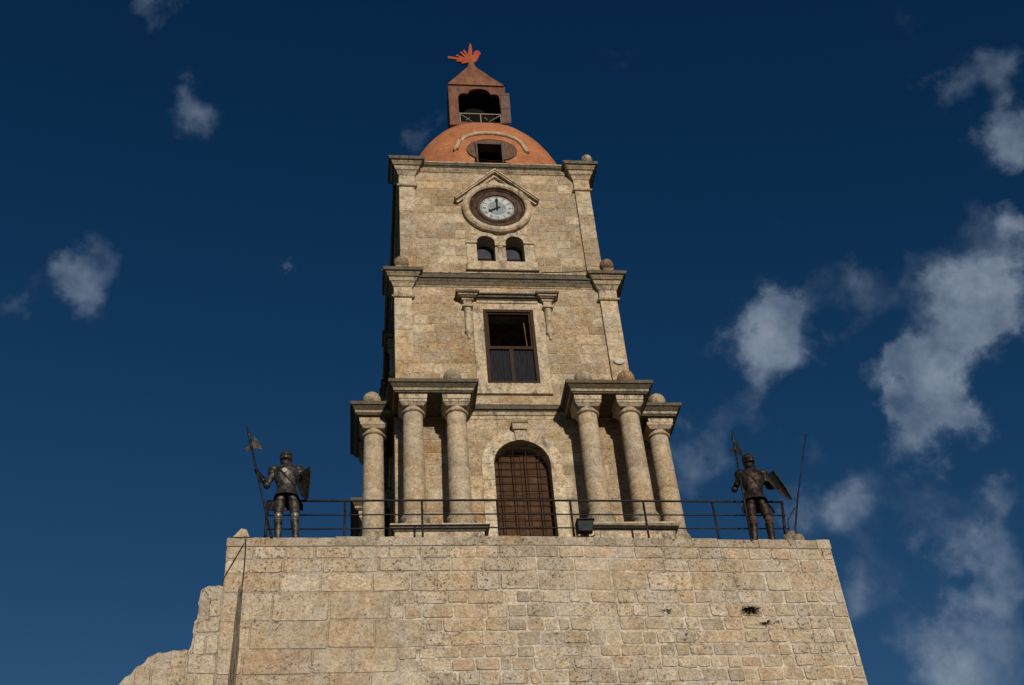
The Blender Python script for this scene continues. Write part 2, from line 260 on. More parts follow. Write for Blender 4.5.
# ------------------------------------------------------------------ mesh builder
STONE = (0.40, 0.315, 0.21)
PALE = (0.50, 0.415, 0.30)
MORTAR = (0.44, 0.365, 0.265, 0.2)
CRUST = (0.105, 0.092, 0.072)
def shade(c, k): return tuple(x * k for x in c[:3])
def jit(c, a=0.10, h=0.04):
    k = 1 + random.uniform(-a, a); t = random.uniform(-h, h)
    return (c[0] * k * (1 + t), c[1] * k, c[2] * k * (1 - t * 1.6))
class MB:
    def __init__(s): s.v = []; s.f = []; s.c = []; s.s = []
    def face(s, pts, col=STONE, smooth=False):
        n = len(s.v); s.v += [tuple(p) for p in pts]; s.f.append(tuple(range(n, n + len(pts)))); s.c.append(col); s.s.append(smooth)
    def add(s, vs, fs, col=STONE, smooth=False):
        n = len(s.v); s.v += [tuple(p) for p in vs]
        for f in fs: s.f.append(tuple(i + n for i in f)); s.c.append(col); s.s.append(smooth)
    def frustum(s, r0, z0, r1, z1, col=STONE, cap=True):
        # r = (x0, x1, y0, y1) at z0 (bottom) and z1 (top)
        def q(r, z): return [(r[0], r[2], z), (r[1], r[2], z), (r[1], r[3], z), (r[0], r[3], z)]
        vs = q(r0, z0) + q(r1, z1)
        fs = [(0, 1, 5, 4), (1, 2, 6, 5), (2, 3, 7, 6), (3, 0, 4, 7)]
        if cap: fs += [(3, 2, 1, 0), (4, 5, 6, 7)]
        s.add(vs, fs, col)
    def box(s, x0, x1, y0, y1, z0, z1, col=STONE):
        s.frustum((x0, x1, y0, y1), z0, (x0, x1, y0, y1), z1, col)
    def lathe(s, prof, cx=0, cy=0, seg=28, col=STONE, smooth=True, closed=True, cols=None):
        n = len(s.v)
        for r, z in prof:
            for k in range(seg):
                a = 2 * pi * k / seg; s.v.append((cx + r * cos(a), cy + r * sin(a), z))
        for i in range(len(prof) - 1):
            for k in range(seg):
                k2 = (k + 1) % seg
                s.f.append((n + i * seg + k, n + i * seg + k2, n + (i + 1) * seg + k2, n + (i + 1) * seg + k)); s.c.append(cols[i] if cols else col); s.s.append(smooth)
        if closed:
            s.f.append(tuple(n + k for k in reversed(range(seg)))); s.c.append(col); s.s.append(False)
            b = n + (len(prof) - 1) * seg
            s.f.append(tuple(b + k for k in range(seg))); s.c.append(col); s.s.append(False)
    def tube(s, pts, rad, seg=8, col=STONE, smooth=True):
        pts = [Vector(p) for p in pts]; rads = rad if isinstance(rad, (list, tuple)) else [rad] * len(pts)
        n = len(s.v); ref = Vector((0.13, 0.31, 0.94)).normalized()
        for i, p in enumerate(pts):
            d = (pts[min(i + 1, len(pts) - 1)] - pts[max(i - 1, 0)]).normalized()
            r_ = ref if abs(d.dot(ref)) < 0.9 else Vector((1, 0, 0))
            a = d.cross(r_).normalized(); b = d.cross(a)
            for k in range(seg):
                t = 2 * pi * (k + 0.5) / seg; s.v.append(tuple(p + (a * cos(t) + b * sin(t)) * rads[i]))
        for i in range(len(pts) - 1):
            for k in range(seg):
                k2 = (k + 1) % seg
                s.f.append((n + i * seg + k, n + (i + 1) * seg + k, n + (i + 1) * seg + k2, n + i * seg + k2)); s.c.append(col); s.s.append(smooth)
        s.f.append(tuple(n + k for k in range(seg))); s.c.append(col); s.s.append(False)
        b = n + (len(pts) - 1) * seg
        s.f.append(tuple(b + k for k in reversed(range(seg)))); s.c.append(col); s.s.append(False)
    def prism(s, poly, y0, y1, col=STONE):
        # polygon in xz, extruded from y0 (front) to y1 (back)
        n = len(poly); vs = [(x, y0, z) for x, z in poly] + [(x, y1, z) for x, z in poly]
        fs = [tuple(range(n)), tuple(reversed(range(n, 2 * n)))]
        for i in range(n): j = (i + 1) % n; fs.append((j, i, n + i, n + j))
        s.add(vs, fs, col)
    def ellipse_loft(s, rings, seg=20, col=STONE, cap=True):
        # rings: (cx, cy, z, rx, ry)
        n = len(s.v)
        for cx, cy, z, rx, ry in rings:
            for k in range(seg):
                a = 2 * pi * k / seg; s.v.append((cx + rx * cos(a), cy + ry * sin(a), z))
        for i in range(len(rings) - 1):
            for k in range(seg):
                k2 = (k + 1) % seg
                s.f.append((n + i * seg + k, n + i * seg + k2, n + (i + 1) * seg + k2, n + (i + 1) * seg + k)); s.c.append(col); s.s.append(True)
        if cap:
            s.f.append(tuple(n + k for k in reversed(range(seg)))); s.c.append(col); s.s.append(False)
            b = n + (len(rings) - 1) * seg
            s.f.append(tuple(b + k for k in range(seg))); s.c.append(col); s.s.append(False)
    def sphere(s, c, r, seg=16, rings=10, sc=(1, 1, 1), col=STONE, bumpy=0.0):
        n = len(s.v)
        for i in range(rings + 1):
            t = pi * i / rings
            for k in range(seg):
                a = 2 * pi * k / seg
                d = Vector((sin(t) * cos(a), sin(t) * sin(a), cos(t)))
                k_ = 1 + bumpy * noise.noise(d * 1.7 + Vector(c))
                s.v.append((c[0] + d.x * r * sc[0] * k_, c[1] + d.y * r * sc[1] * k_, c[2] + d.z * r * sc[2] * k_))
        for i in range(rings):
            for k in range(seg):
                k2 = (k + 1) % seg
                s.f.append((n + i * seg + k, n + (i + 1) * seg + k, n + (i + 1) * seg + k2, n + i * seg + k2)); s.c.append(col); s.s.append(True)
    def build(s, name, mat, parent=None, mats=None):
        me = bpy.data.meshes.new(name); me.from_pydata(s.v, [], s.f); me.update()
        ca = me.color_attributes.new('Col', 'FLOAT_COLOR', 'CORNER')
        buf = []
        for f, c in zip(s.f, s.c): buf += [c[0], c[1], c[2], c[3] if len(c) > 3 else 1.0] * len(f)
        ca.data.foreach_set('color', buf)
        me.polygons.foreach_set('use_smooth', s.s)
        me.materials.append(mat)
        o = bpy.data.objects.new(name, me); COL.objects.link(o)
        if parent is not None: o.parent = parent
        return o
def tag(o, label=None, cat=None, group=None, kind=None):
    if label: o['label'] = label
    if cat: o['category'] = cat
    if group: o['group'] = group
    if kind: o['kind'] = kind
    return o
def empty(name, loc, label=None, cat=None, group=None):
    o = bpy.data.objects.new(name, None); o.empty_display_size = 0.3; COL.objects.link(o); o.location = loc
    return tag(o, label, cat, group)
def copy_tree(o, parent=None, loc=None, rz=None):
    c = o.copy(); COL.objects.link(c); c.parent = parent
    if loc is not None: c.location = loc
    if rz is not None: c.rotation_euler = (0, 0, rz)
    for ch in [x for x in bpy.data.objects if x.parent == o]: copy_tree(ch, c)
    return c

# ------------------------------------------------------------------ masonry skin: real separate stone faces in front of the mortar bed
def masonry(mb, M, u0, u1, vtop, vbot, courses, wid, holes=(), joint=0.011, proud=(0.004, 0.018), pal=None, rough=0.010, seedv=1, quoin=None, clip=None):
    """M(u, v, d) -> world point, d = distance in front of the wall; courses go down from vtop"""
    rnd = random.Random(seedv); v = vtop; ci = 0
    while v - 0.05 > vbot:
        h = courses[ci % len(courses)] if not callable(courses) else courses(v, rnd)
        h *= rnd.uniform(0.98, 1.02)
        if rnd.random() < .5 and ci == 0: ci_off = 1
        else: ci_off = 0
        vb = max(v - h, vbot)
        if vb - vbot < 0.10: vb = vbot
        spans = [(u0, u1)]
        for hf in holes:
            r = hf(vb, v)
            if r is None: continue
            ns = []
            for a, b in spans:
                if r[1] <= a or r[0] >= b: ns.append((a, b)); continue
                if r[0] > a: ns.append((a, r[0]))
                if r[1] < b: ns.append((r[1], b))
            spans = ns
        for a, b in spans:
            if b - a < 0.04: continue
            u = a; first = True
            while u < b - 1e-6:
                w = rnd.uniform(*wid(0.5 * (u + b) if False else u, v)) * (h / 0.3) ** 0.4
                if first and (ci + ci_off) % 2: w *= 0.55
                first = False
                if b - (u + w) < wid(u, v)[0] * 0.6: w = b - u
                ua, ub = u, u + w
                j = joint
                def jx(): return rnd.uniform(-rough, rough)
                q = [(ua + j + jx() * .7, vb + j + jx()), (ub - j + jx() * .7, vb + j + jx()), (ub - j + jx() * .7, v - j + jx()), (ua + j + jx() * .7, v - j + jx())]
                pr = rnd.uniform(*proud)
                col = pal(rnd, 0.5 * (ua + ub), 0.5 * (vb + v))
                # chamfered front: inner quad proud, outer ring at the mortar plane
                e = min(0.022, (ub - ua) * 0.15)
                cu, cv = 0.5 * (ua + ub), 0.5 * (vb + v)
                # rounded corners: 8-gon
                def corner(i):
                    p = q[i]; pn = q[(i + 1) % 4]; pp = q[i - 1]
                    k = rnd.uniform(0.006, 0.034) if rough > 0.006 else 0.010
                    def mv(t): 
                        L = max(1e-6, sqrt((t[0] - p[0]) ** 2 + (t[1] - p[1]) ** 2)); kk = min(k, L * 0.3)
                        return (p[0] + (t[0] - p[0]) / L * kk, p[1] + (t[1] - p[1]) / L * kk)
                    return [mv(pp), mv(pn)]
                ring = sum((corner(i) for i in range(4)), [])
                n = len(ring)
                inner = [(x + (cu - x) / max(0.05, abs(cu - x)) * e * 0.6 if abs(cu - x) > 0.05 else x, y + (cv - y) / max(0.05, abs(cv - y)) * e * 0.6 if abs(cv - y) > 0.05 else y) for x, y in ring]
                vs = [M(x, y, -0.006) for x, y in ring] + [M(x, y, pr) for x, y in inner]
                fs = [tuple(range(n, 2 * n))] + [(i, (i + 1) % n, n + (i + 1) % n, n + i) for i in range(n)]
                base = len(mb.v); mb.v += [tuple(p) for p in vs]
                for fi, f in enumerate(fs):
                    mb.f.append(tuple(i + base for i in f)); mb.c.append(col if fi == 0 else (col[0] * .9, col[1] * .9, col[2] * .9, 0.5)); mb.s.append(False)
                u = ub
        v = vb; ci += 1

# ------------------------------------------------------------------ ground
gm = MB(); gm.face([(-900, -900, -17.3), (900, -900, -17.3), (900, 900, -17.3), (-900, 900, -17.3)])
g = gm.build('ground', M_GROUND); tag(g, kind='structure')

# ------------------------------------------------------------------ bastion under the tower
GZ = -17.35
BX0, BX1, BY0, BY1 = -6.27, 5.81, -5.20, 6.2
def top_z(x):
    pts = [(-6.3, -3.08), (-0.4, -3.11), (5.85, -3.27)]
    x = min(max(x, -6.3), 5.85)
    for (a, za), (b, zb) in zip(pts, pts[1:]):
        if x <= b: return za + (zb - za) * (x - a) / (b - a)
    return pts[-1][1]
def base_pal(rnd, u, v):
    k = rnd.random()
    if k < 0.55: c = (0.420, 0.343, 0.248)
    elif k < 0.78: c = (0.465, 0.390, 0.295)
    elif k < 0.90: c = (0.375, 0.315, 0.235)
    elif k < 0.96: c = (0.415, 0.320, 0.225)
    else: c = (0.34, 0.285, 0.21)
    a = rnd.uniform(0.96, 1.18)
    return tuple(x * a for x in c)
def bastion():
    root = empty('bastion', (0, 0, GZ), 'broad sand-coloured bastion of squared stone blocks carrying the clock tower', 'bastion')
    b = MB()
    # body; its top follows the slightly sinking edge
    xs = [BX0, -2.9, -0.4, BX1]
    mcol = (0.54, 0.475, 0.385, 0.2)
    for a, c in zip(xs, xs[1:]):
        b.face([(a, BY0, GZ), (c, BY0, GZ), (c, BY0, top_z(c) - .012), (a, BY0, top_z(a) - .012)], mcol if a > -3 else (0.40, 0.33, 0.24, 0.2))
        b.face([(a, BY0, top_z(a) - .012), (c, BY0, top_z(c) - .012), (c, BY1, top_z(c) - .012), (a, BY1, top_z(a) - .012)], (0.20, 0.17, 0.125))
        b.face([(c, BY1, GZ), (a, BY1, GZ), (a, BY1, top_z(a) - .012), (c, BY1, top_z(c) - .012)], mcol)
    b.face([(BX1, BY0, GZ), (BX1, BY1, GZ), (BX1, BY1, top_z(BX1) - .012), (BX1, BY0, top_z(BX1) - .012)], mcol)
    b.face([(BX0, BY1, GZ), (BX0, BY0, GZ), (BX0, BY0, top_z(BX0) - .012), (BX0, BY1, top_z(BX0) - .012)], mcol)
    # front: large eroded stones on the left, small squared ones on the right; the line between them wanders by course
    def drop(u): return top_z(u) - top_z(BX0)
    def Mf(u, v, d): return (u, BY0 - d, v + drop(u) * max(0.0, 1 - (-3.08 - v) / 5.0))
    big = [0.22, 0.27, 0.29, 0.42, 0.50, 0.52, 0.55, 0.5, 0.44, 0.5]
    sml = [0.22, 0.27, 0.29, 0.42, 0.27, 0.26, 0.29, 0.27, 0.30, 0.28, 0.31, 0.27]
    # top three courses run the whole width
    masonry(b, Mf, BX0, BX1, -3.275, -3.86, [0.285, 0.30], lambda u, v: (0.35, 0.85), pal=base_pal, seedv=3, rough=0.014)
    rb = random.Random(17); v = -3.86; band = 0
    while v > GZ + .1:
        ha, hb = (0.42, 0) if band == 0 else (rb.uniform(.24, .29), rb.uniform(.25, .31)); H = ha + hb
        if v - H < GZ + .3: H = v - GZ; ha, hb = H * .5, H * .5
        xs_ = rb.uniform(-3.7, -1.9)
        masonry(b, Mf, BX0, xs_, v, v - H, [H + .03], lambda u, v_: (0.55, 1.15), pal=base_pal, seedv=500 + band, joint=0.008, rough=0.016)
        if hb: 
            masonry(b, Mf, xs_, BX1, v, v - ha, [ha + .03], lambda u, v_: (0.22, 0.52) if u > -1.2 else (0.28, 0.7), pal=base_pal, seedv=700 + band, joint=0.015, rough=0.022)
            masonry(b, Mf, xs_, BX1, v - ha, v - H, [hb + .03], lambda u, v_: (0.22, 0.52) if u > -1.2 else (0.28, 0.7), pal=base_pal, seedv=900 + band, joint=0.015, rough=0.022)
        else:
            masonry(b, Mf, xs_, BX1, v, v - H, [H + .03], lambda u, v_: (0.4, 0.85), pal=base_pal, seedv=800, joint=0.014, rough=0.022)
        v -= H; band += 1
    masonry(b, lambda u, v, d: (BX1 + d, u, v), BY0, BY1, top_z(BX1), GZ, sml, lambda u, v: (0.35, 0.8), pal=base_pal, seedv=8, rough=0.012)
    masonry(b, lambda u, v, d: (BX0 - d, -u, v), -BY1, -BY0, top_z(BX0), GZ, sml, lambda u, v: (0.45, 0.9), pal=base_pal, seedv=9, rough=0.012)
    o = b.build('wall', M_BASE, root); o.location = (0, 0, -GZ)
    # worn coping stones along the front edge, each a little uneven
    c = MB(); rnd = random.Random(4); u = BX0 - 0.02
    while u < BX1:
        w = rnd.uniform(0.35, 0.9); ub = min(u + w, BX1 + 0.02)
        if BX1 - ub < 0.2: ub = BX1 + 0.02
        h = rnd.uniform(-0.012, 0.022)
        n = 5; col = shade(base_pal(rnd, 0, 0), .84)
        fr = []; bk = []
        for k in range(n + 1):
            x = u + 0.006 + (ub - u - 0.012) * k / n
            z = top_z(x) + h + 0.010 * noise.noise(Vector((x * 6, 0, 0)))
            fr.append((x, BY0 - 0.018 + 0.010 * noise.noise(Vector((x * 9, 5, 0))), z)); bk.append((x, BY0 + 0.42, z + 0.006))
        for k in range(n):
            c.face([fr[k], fr[k + 1], bk[k + 1], bk[k]], col)
            lo = [(fr[k][0], BY0 - 0.020, top_z(fr[k][0]) - 0.19), (fr[k + 1][0], BY0 - 0.020, top_z(fr[k + 1][0]) - 0.19)]
            c.face([lo[0], lo[1], fr[k + 1], fr[k]], col)
            c.face([(lo[0][0], BY0 + .004, lo[0][2]), (lo[1][0], BY0 + .004, lo[1][2]), lo[1], lo[0]], col)
        for e, q in ((fr[0], bk[0]), (fr[-1], bk[-1])):
            c.face([e, q, (q[0], q[1], q[2] - 0.14), (e[0], BY0 - 0.020, e[2] - 0.14)], col)
        u = ub
    o = c.build('coping', M_BASE, root); o.location = (0, 0, -GZ)
bastion()
# stepped buttress and the lower ruined wall on the left
def poly_wall(name, label, cat, poly, y0, y1, seedv, courses, wid, col=MORTAR):
    root = MB(); root.prism(poly, y0, y1, (0.42, 0.36, 0.28))
    def edge(v):
        xs = []
        for (xa, za), (xb, zb) in zip(poly, poly[1:] + poly[:1]):
            if (za - v) * (zb - v) < 0: xs.append(xa + (xb - xa) * (v - za) / (zb - za))
        return (min(xs), max(xs)) if len(xs) >= 2 else None
    top = max(z for _, z in poly); bot = min(z for _, z in poly)
    x0 = min(x for x, _ in poly); x1 = max(x for x, _ in poly)
    hs = []
    def hl(lo, hi):
        e = edge(hi - 0.03) ; 
        return (x0 - 1, (e[0] if e else x1)) 
    def hr(lo, hi):
        e = edge(hi - 0.03)
        return ((e[1] if e else x0), x1 + 1)
    masonry(root, lambda u, v, d: (u, y0 - d, v), x0, x1, top, bot, courses, wid, holes=(hl, hr), pal=base_pal, seedv=seedv, rough=0.016)
    masonry(root, lambda u, v, d: (x0 - d, -u, v), -y1, -y0, min(z for x, z in poly if abs(x - x0) < 0.2 and z > bot + 1) , bot, courses, wid, pal=base_pal, seedv=seedv + 1)
    o = root.build(name, M_BASE)
    return tag(o, label, cat)
but = [(-6.27, GZ), (-6.27, -4.12), (-6.36, -4.09), (-6.45, -4.105), (-6.56, -4.10), (-6.63, -4.15), (-6.68, -4.19), (-6.69, -4.33), (-6.71, -4.47), (-6.68, -4.52), (-6.70, -4.78), (-6.74, -4.83), (-6.75, -5.05), (-6.73, -5.10), (-6.76, -5.34), (-6.79, -5.40), (-6.80, -6.6), (-6.80, GZ)]
poly_wall('buttress', 'narrow stepped stone buttress with a rounded top against the left edge of the bastion', 'buttress', but[::-1], -5.17, -1.5, 21, [0.30, 0.36, 0.34, 0.42, 0.38], lambda u, v: (0.28, 0.5))
rw = [(-6.80, GZ), (-6.80, -5.38), (-6.88, -5.36), (-6.97, -5.41), (-7.12, -5.39), (-7.2, -5.42), (-7.33, -5.41), (-7.42, -5.47), (-7.5, -5.50), (-7.56, -5.62), (-7.68, -5.68), (-7.76, -5.82), (-7.86, -5.88), (-7.97, -6.06), (-8.3, -6.35), (-8.9, -6.7), (-9.4, -7.4), (-9.4, GZ)]
poly_wall('ruined_wall', 'low crumbling stone wall sloping down to the left beside the buttress', 'wall', rw[::-1], -5.12, -2.5, 31, [0.34, 0.4, 0.36, 0.42], lambda u, v: (0.4, 0.8))

# ------------------------------------------------------------------ clock tower
TZ = -3.20      # foot of the tower, on the terrace
tower = empty('clock_tower', (0, 0, TZ), 'tall sandstone clock tower with paired columns, clock dial and orange dome', 'clock tower')
def tb(mb, name, mat, parent=None, label=None, rz=0.0, off=(0, 0, 0)):
    """build a tower part: coordinates are world ones (turned by rz about the tower axis)"""
    o = mb.build(name, mat, parent or tower)
    if parent is None or parent is tower:
        o.location = Matrix.Rotation(rz, 3, 'Z') @ Vector(off) + Vector((0, 0, -TZ)); o.rotation_euler = (0, 0, rz)
    if label: o['label'] = label
    return o
def tower_pal(rnd, u, v):
    k = rnd.random()
    if k < 0.45: c = (0.355, 0.272, 0.178)
    elif k < 0.68: c = (0.415, 0.330, 0.225)
    elif k < 0.84: c = (0.315, 0.235, 0.150)
    elif k < 0.90: c = (0.335, 0.272, 0.19)
    else: c = (0.45, 0.37, 0.265)
    a = rnd.uniform(0.90, 1.18)
    return tuple(x * a for x in c)
HX3, HY3 = 2.95, 2.83
HX2, HY2 = 2.90, 2.71
HX1, HY1 = 2.70, 2.42
def arch_panel(mb, cx, r, zc, z0, z1, zt, y, t, x0, x1, col):
    """wall plane y between x0..x1, z0..zt with an arched opening (foot z1); returns nothing. reveals go back by t"""
    n = 16
    if z1 > z0: mb.face([(x0, y, z0), (x1, y, z0), (x1, y, z1), (x0, y, z1)], col)
    mb.face([(x0, y, z1), (cx - r, y, z1), (cx - r, y, zc), (x0, y, zc)], col)
    mb.face([(cx + r, y, z1), (x1, y, z1), (x1, y, zc), (cx + r, y, zc)], col)
    mb.face([(x0, y, zc), (cx - r, y, zc), (cx - r, y, zt), (x0, y, zt)], col)
    mb.face([(cx + r, y, zc), (x1, y, zc), (x1, y, zt), (cx + r, y, zt)], col)
    P_ = [(cx - r * cos(pi * k / n), zc + r * sin(pi * k / n)) for k in range(n + 1)]
    for (xa, za), (xb, zb) in zip(P_, P_[1:]):
        mb.face([(xa, y, za), (xb, y, zb), (xb, y, zt), (xa, y, zt)], col)
        mb.face([(xb, y, zb), (xa, y, za), (xa, y + t, za), (xb, y + t, zb)], col, True)
    mb.face([(cx - r, y, z1), (cx - r, y + t, z1), (cx - r, y + t, zc), (cx - r, y, zc)], col)
    mb.face([(cx + r, y + t, z1), (cx + r, y, z1), (cx + r, y, zc), (cx + r, y + t, zc)], col)
    mb.face([(cx - r, y, z1), (cx + r, y, z1), (cx + r, y + t, z1), (cx - r, y + t, z1)], col)

BLANK = 0
def tier_wall(rz, k, hw, wall, z0, z1):
    """one face of a tier, facing -y before it is turned; returns a mesh builder"""
    b = MB(); y = -wall; col = MORTAR
    M = lambda u, v, d: (u, y - d, v)
    crs = [0.30, 0.34, 0.31, 0.36, 0.33, 0.30, 0.35]; wd = lambda u, v: (0.32, 0.85)
    if k == 3:
        arch_panel(b, 0, 0.67, 0.27, z0, -3.10, 1.40, y, 0.55, -1.0, 1.0, col)
        b.face([(-hw, y, z0), (-1.0, y, z0), (-1.0, y, z1), (-hw, y, z1)], col)
        b.face([(1.0, y, z0), (hw, y, z0), (hw, y, z1), (1.0, y, z1)], col)
        b.face([(-1.0, y, 1.40), (1.0, y, 1.40), (1.0, y, z1), (-1.0, y, z1)], col)
        hole = lambda lo, hi: (-0.80, 0.80) if lo < 0.27 else ((-sqrt(max(0, .85 ** 2 - (lo - .27) ** 2)), sqrt(max(0, .85 ** 2 - (lo - .27) ** 2))) if lo < 1.1 else None)
        masonry(b, M, -hw, hw, z1, z0, crs, wd, holes=(hole,), pal=tower_pal, seedv=40 + int(rz * 3), joint=0.007, rough=0.006, proud=(0.003, 0.010))
    elif k == 2:
        for a, c in ((-hw, -0.62), (0.62, hw)): b.face([(a, y, z0), (c, y, z0), (c, y, z1), (a, y, z1)], col)
        b.face([(-0.62, y, z0), (0.62, y, z0), (0.62, y, 2.78), (-0.62, y, 2.78)], col)
        b.face([(-0.62, y, 5.16), (0.62, y, 5.16), (0.62, y, z1), (-0.62, y, z1)], col)
        t = 0.5
        b.face([(-.62, y, 2.78), (-.62, y + t, 2.78), (-.62, y + t, 5.16), (-.62, y, 5.16)], col)
        b.face([(.62, y + t, 2.78), (.62, y, 2.78), (.62, y, 5.16), (.62, y + t, 5.16)], col)
        b.face([(-.62, y, 2.78), (.62, y, 2.78), (.62, y + t, 2.78), (-.62, y + t, 2.78)], col)
        b.face([(-.62, y, 5.16), (-.62, y + t, 5.16), (.62, y + t, 5.16), (.62, y, 5.16)], col)
        hole = lambda lo, hi: (-0.88, 0.88) if (hi > 2.46 and lo < 5.40) else None
        masonry(b, M, -hw, hw, z1, z0, crs, wd, holes=(hole,), pal=tower_pal, seedv=50 + int(rz * 3), joint=0.007, rough=0.006, proud=(0.003, 0.010))
    else:
        # two small arches; the rest is closed
        for a, c in ((-hw, -0.70), (0.70, hw)): b.face([(a, y, z0), (c, y, z0), (c, y, z1), (a, y, z1)], col)
        arch_panel(b, -0.40, 0.25, 7.90, z0, 7.15, 8.25, y, 0.45, -0.70, 0.0, col)
        arch_panel(b, 0.40, 0.25, 7.90, z0, 7.15, 8.25, y, 0.45, 0.0, 0.70, col)
        b.face([(-0.70, y, 8.25), (0.70, y, 8.25), (0.70, y, z1), (-0.70, y, z1)], col)
        hole = lambda lo, hi: (-0.93, 0.93) if (hi > 6.86 and lo < 8.3) else ((-.80, .80) if lo < 9.9 and hi > 8.3 and abs(rz) < .1 else None)
        masonry(b, M, -hw, hw, z1, z0, crs, wd, holes=(hole,), pal=tower_pal, seedv=60 + int(rz * 3), joint=0.007, rough=0.006, proud=(0.003, 0.010))
    return b
SIDES = [(0.0, 0), (-pi / 2, 1), (pi / 2, 2)]    # front, left, right
def extents(k, side):
    hx, hy = {3: (HX3, HY3), 2: (HX2, HY2), 1: (HX1, HY1)}[k]
    return (hx, hy) if side == 0 else (hy, hx)
TIERS = {3: (TZ - 0.05, 1.90), 2: (1.90, 6.30), 1: (6.30, 11.0)}
for rz, side in SIDES:
    for k in (3, 2, 1):
        hw, wall = extents(k, side)
        tb(tier_wall(rz, k, hw, wall, *TIERS[k]), 'wall', M_TOWER, rz=rz)
bk = MB()
for k, (hx, hy) in ((3, (HX3, HY3)), (2, (HX2, HY2)), (1, (HX1, HY1))):
    z0, z1 = TIERS[k]
    bk.face([(hx, hy, z0), (-hx, hy, z0), (-hx, hy, z1), (hx, hy, z1)], MORTAR)
    masonry(bk, lambda u, v, d: (-u, hy + d, v), -hx, hx, z1, z0, [.3, .34, .31], lambda u, v: (.35, .85), pal=tower_pal, seedv=70 + k, joint=.007, rough=.006)
tb(bk, 'wall', M_TOWER)
for k, z in ((3, 1.86), (2, 6.26), (1, 10.96)):
    hx, hy = {3: (HX3, HY3), 2: (HX2, HY2), 1: (HX1, HY1)}[k]
    fl = MB(); fl.box(-hx + .02, hx - .02, -hy + .02, hy - .02, z - 0.15, z + 0.02)
    tb(fl, 'floor', M_INTERIOR_SHADE)  # interior shade is put into the floor's colour

# --- mouldings
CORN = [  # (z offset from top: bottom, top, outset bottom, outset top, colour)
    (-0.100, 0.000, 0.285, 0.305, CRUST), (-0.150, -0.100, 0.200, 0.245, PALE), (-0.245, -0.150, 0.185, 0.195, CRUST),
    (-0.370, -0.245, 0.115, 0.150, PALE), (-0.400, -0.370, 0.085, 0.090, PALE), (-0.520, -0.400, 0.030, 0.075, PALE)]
def cap_mesh(h, s, ztop, zast, weather=0.8):
    """square corner capital on a pier of half width h; s scales the height"""
    b = MB()
    for i, (a, c, oa, oc, col) in enumerate(CORN):
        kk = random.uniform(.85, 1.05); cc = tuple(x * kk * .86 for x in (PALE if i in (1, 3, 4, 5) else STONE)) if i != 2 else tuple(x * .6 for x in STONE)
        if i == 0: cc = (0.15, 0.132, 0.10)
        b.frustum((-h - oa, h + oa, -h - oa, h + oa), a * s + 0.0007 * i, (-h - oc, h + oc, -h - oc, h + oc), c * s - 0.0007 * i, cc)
    b.box(-h - .012, h + .012, -h - .012, h + .012, zast - ztop + .06, -0.519 * s, PALE)
    b.frustum((-h - .05, h + .05, -h - .05, h + .05), zast - ztop, (-h - .075, h + .075, -h - .075, h + .075), zast - ztop + .035, PALE)
    b.frustum((-h - .075, h + .075, -h - .075, h + .075), zast - ztop + .036, (-h - .03, h + .03, -h - .03, h + .03), zast - ztop + .075, PALE)
    return b
def pier_mesh(h, z0, z1, sd):
    b = MB(); rnd = random.Random(sd); z = z0
    b.box(-h - .04, h + .04, -h - .04, h + .04, z0, z0 + 0.32, (0.40, 0.35, 0.27)); z = z0 + 0.323
    while z < z1 - 0.05:
        hh = rnd.uniform(0.38, 0.62); zt = min(z + hh, z1)
        if z1 - zt < 0.2: zt = z1
        o = rnd.uniform(-0.004, 0.004)
        c = shade(PALE, rnd.uniform(0.88, 1.02)) if rnd.random() < 0.6 else tower_pal(rnd, 0, 0)
        b.box(-h + o, h + o, -h + o, h + o, z + 0.004, zt - 0.003, c)
        b.box(-h + .012, h - .012, -h + .012, h - .012, zt - 0.0031, zt + 0.0041, MORTAR)
        z = zt
    return b
random.seed(12)
for k, h, cx, cy, zt, za, z0, s in ((2, 0.225, 2.70, 2.57, 6.32, 5.50, 1.90, 0.88), (1, 0.215, 2.53, 2.285, 11.01, 10.03, 6.30, 1.0)):
    pm = cap_mesh(h, s, zt, za)
    capm = pm.build('capital', M_TRIM)
    pr = pier_mesh(h, z0, za, k); pro = pr.build('pilaster', M_TOWER, tower)
    first = True
    for sx, sy in ((-1, -1), (1, -1), (-1, 1), (1, 1)):
        if first:
            o, c = pro, capm; c.parent = o; first = False
        else:
            o = pro.copy(); COL.objects.link(o); c = capm.copy(); COL.objects.link(c); c.parent = o
        o.location = (sx * cx, sy * cy, -TZ); c.location = (0, 0, zt)
# cornices between the corner piers: run round the wall
def cornice(hx, hy, zt, prof, name='cornice'):
    b = MB()
    for i, (a, c, oa, oc, col) in enumerate(prof):
        b.frustum((-hx - oa, hx + oa, -hy - oa, hy + oa), zt + a + .0006 * i, (-hx - oc, hx + oc, -hy - oc, hy + oc), zt + c - .0006 * i, col)
    return tb(b, name, M_TRIM)
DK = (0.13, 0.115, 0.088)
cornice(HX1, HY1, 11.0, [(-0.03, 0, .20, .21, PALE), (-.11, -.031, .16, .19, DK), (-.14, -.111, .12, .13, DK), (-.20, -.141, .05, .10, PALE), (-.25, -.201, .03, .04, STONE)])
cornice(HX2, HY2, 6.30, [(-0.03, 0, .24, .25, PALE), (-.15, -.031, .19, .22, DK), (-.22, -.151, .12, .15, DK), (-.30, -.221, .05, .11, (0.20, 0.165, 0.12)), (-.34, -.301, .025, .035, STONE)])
cornice(HX3, HY3, 1.90, [(-0.03, 0, .20, .21, PALE), (-.13, -.031, .16, .18, DK), (-.17, -.131, .09, .12, DK), (-.24, -.171, .05, .09, PALE), (-.33, -.241, .02, .025, PALE)])
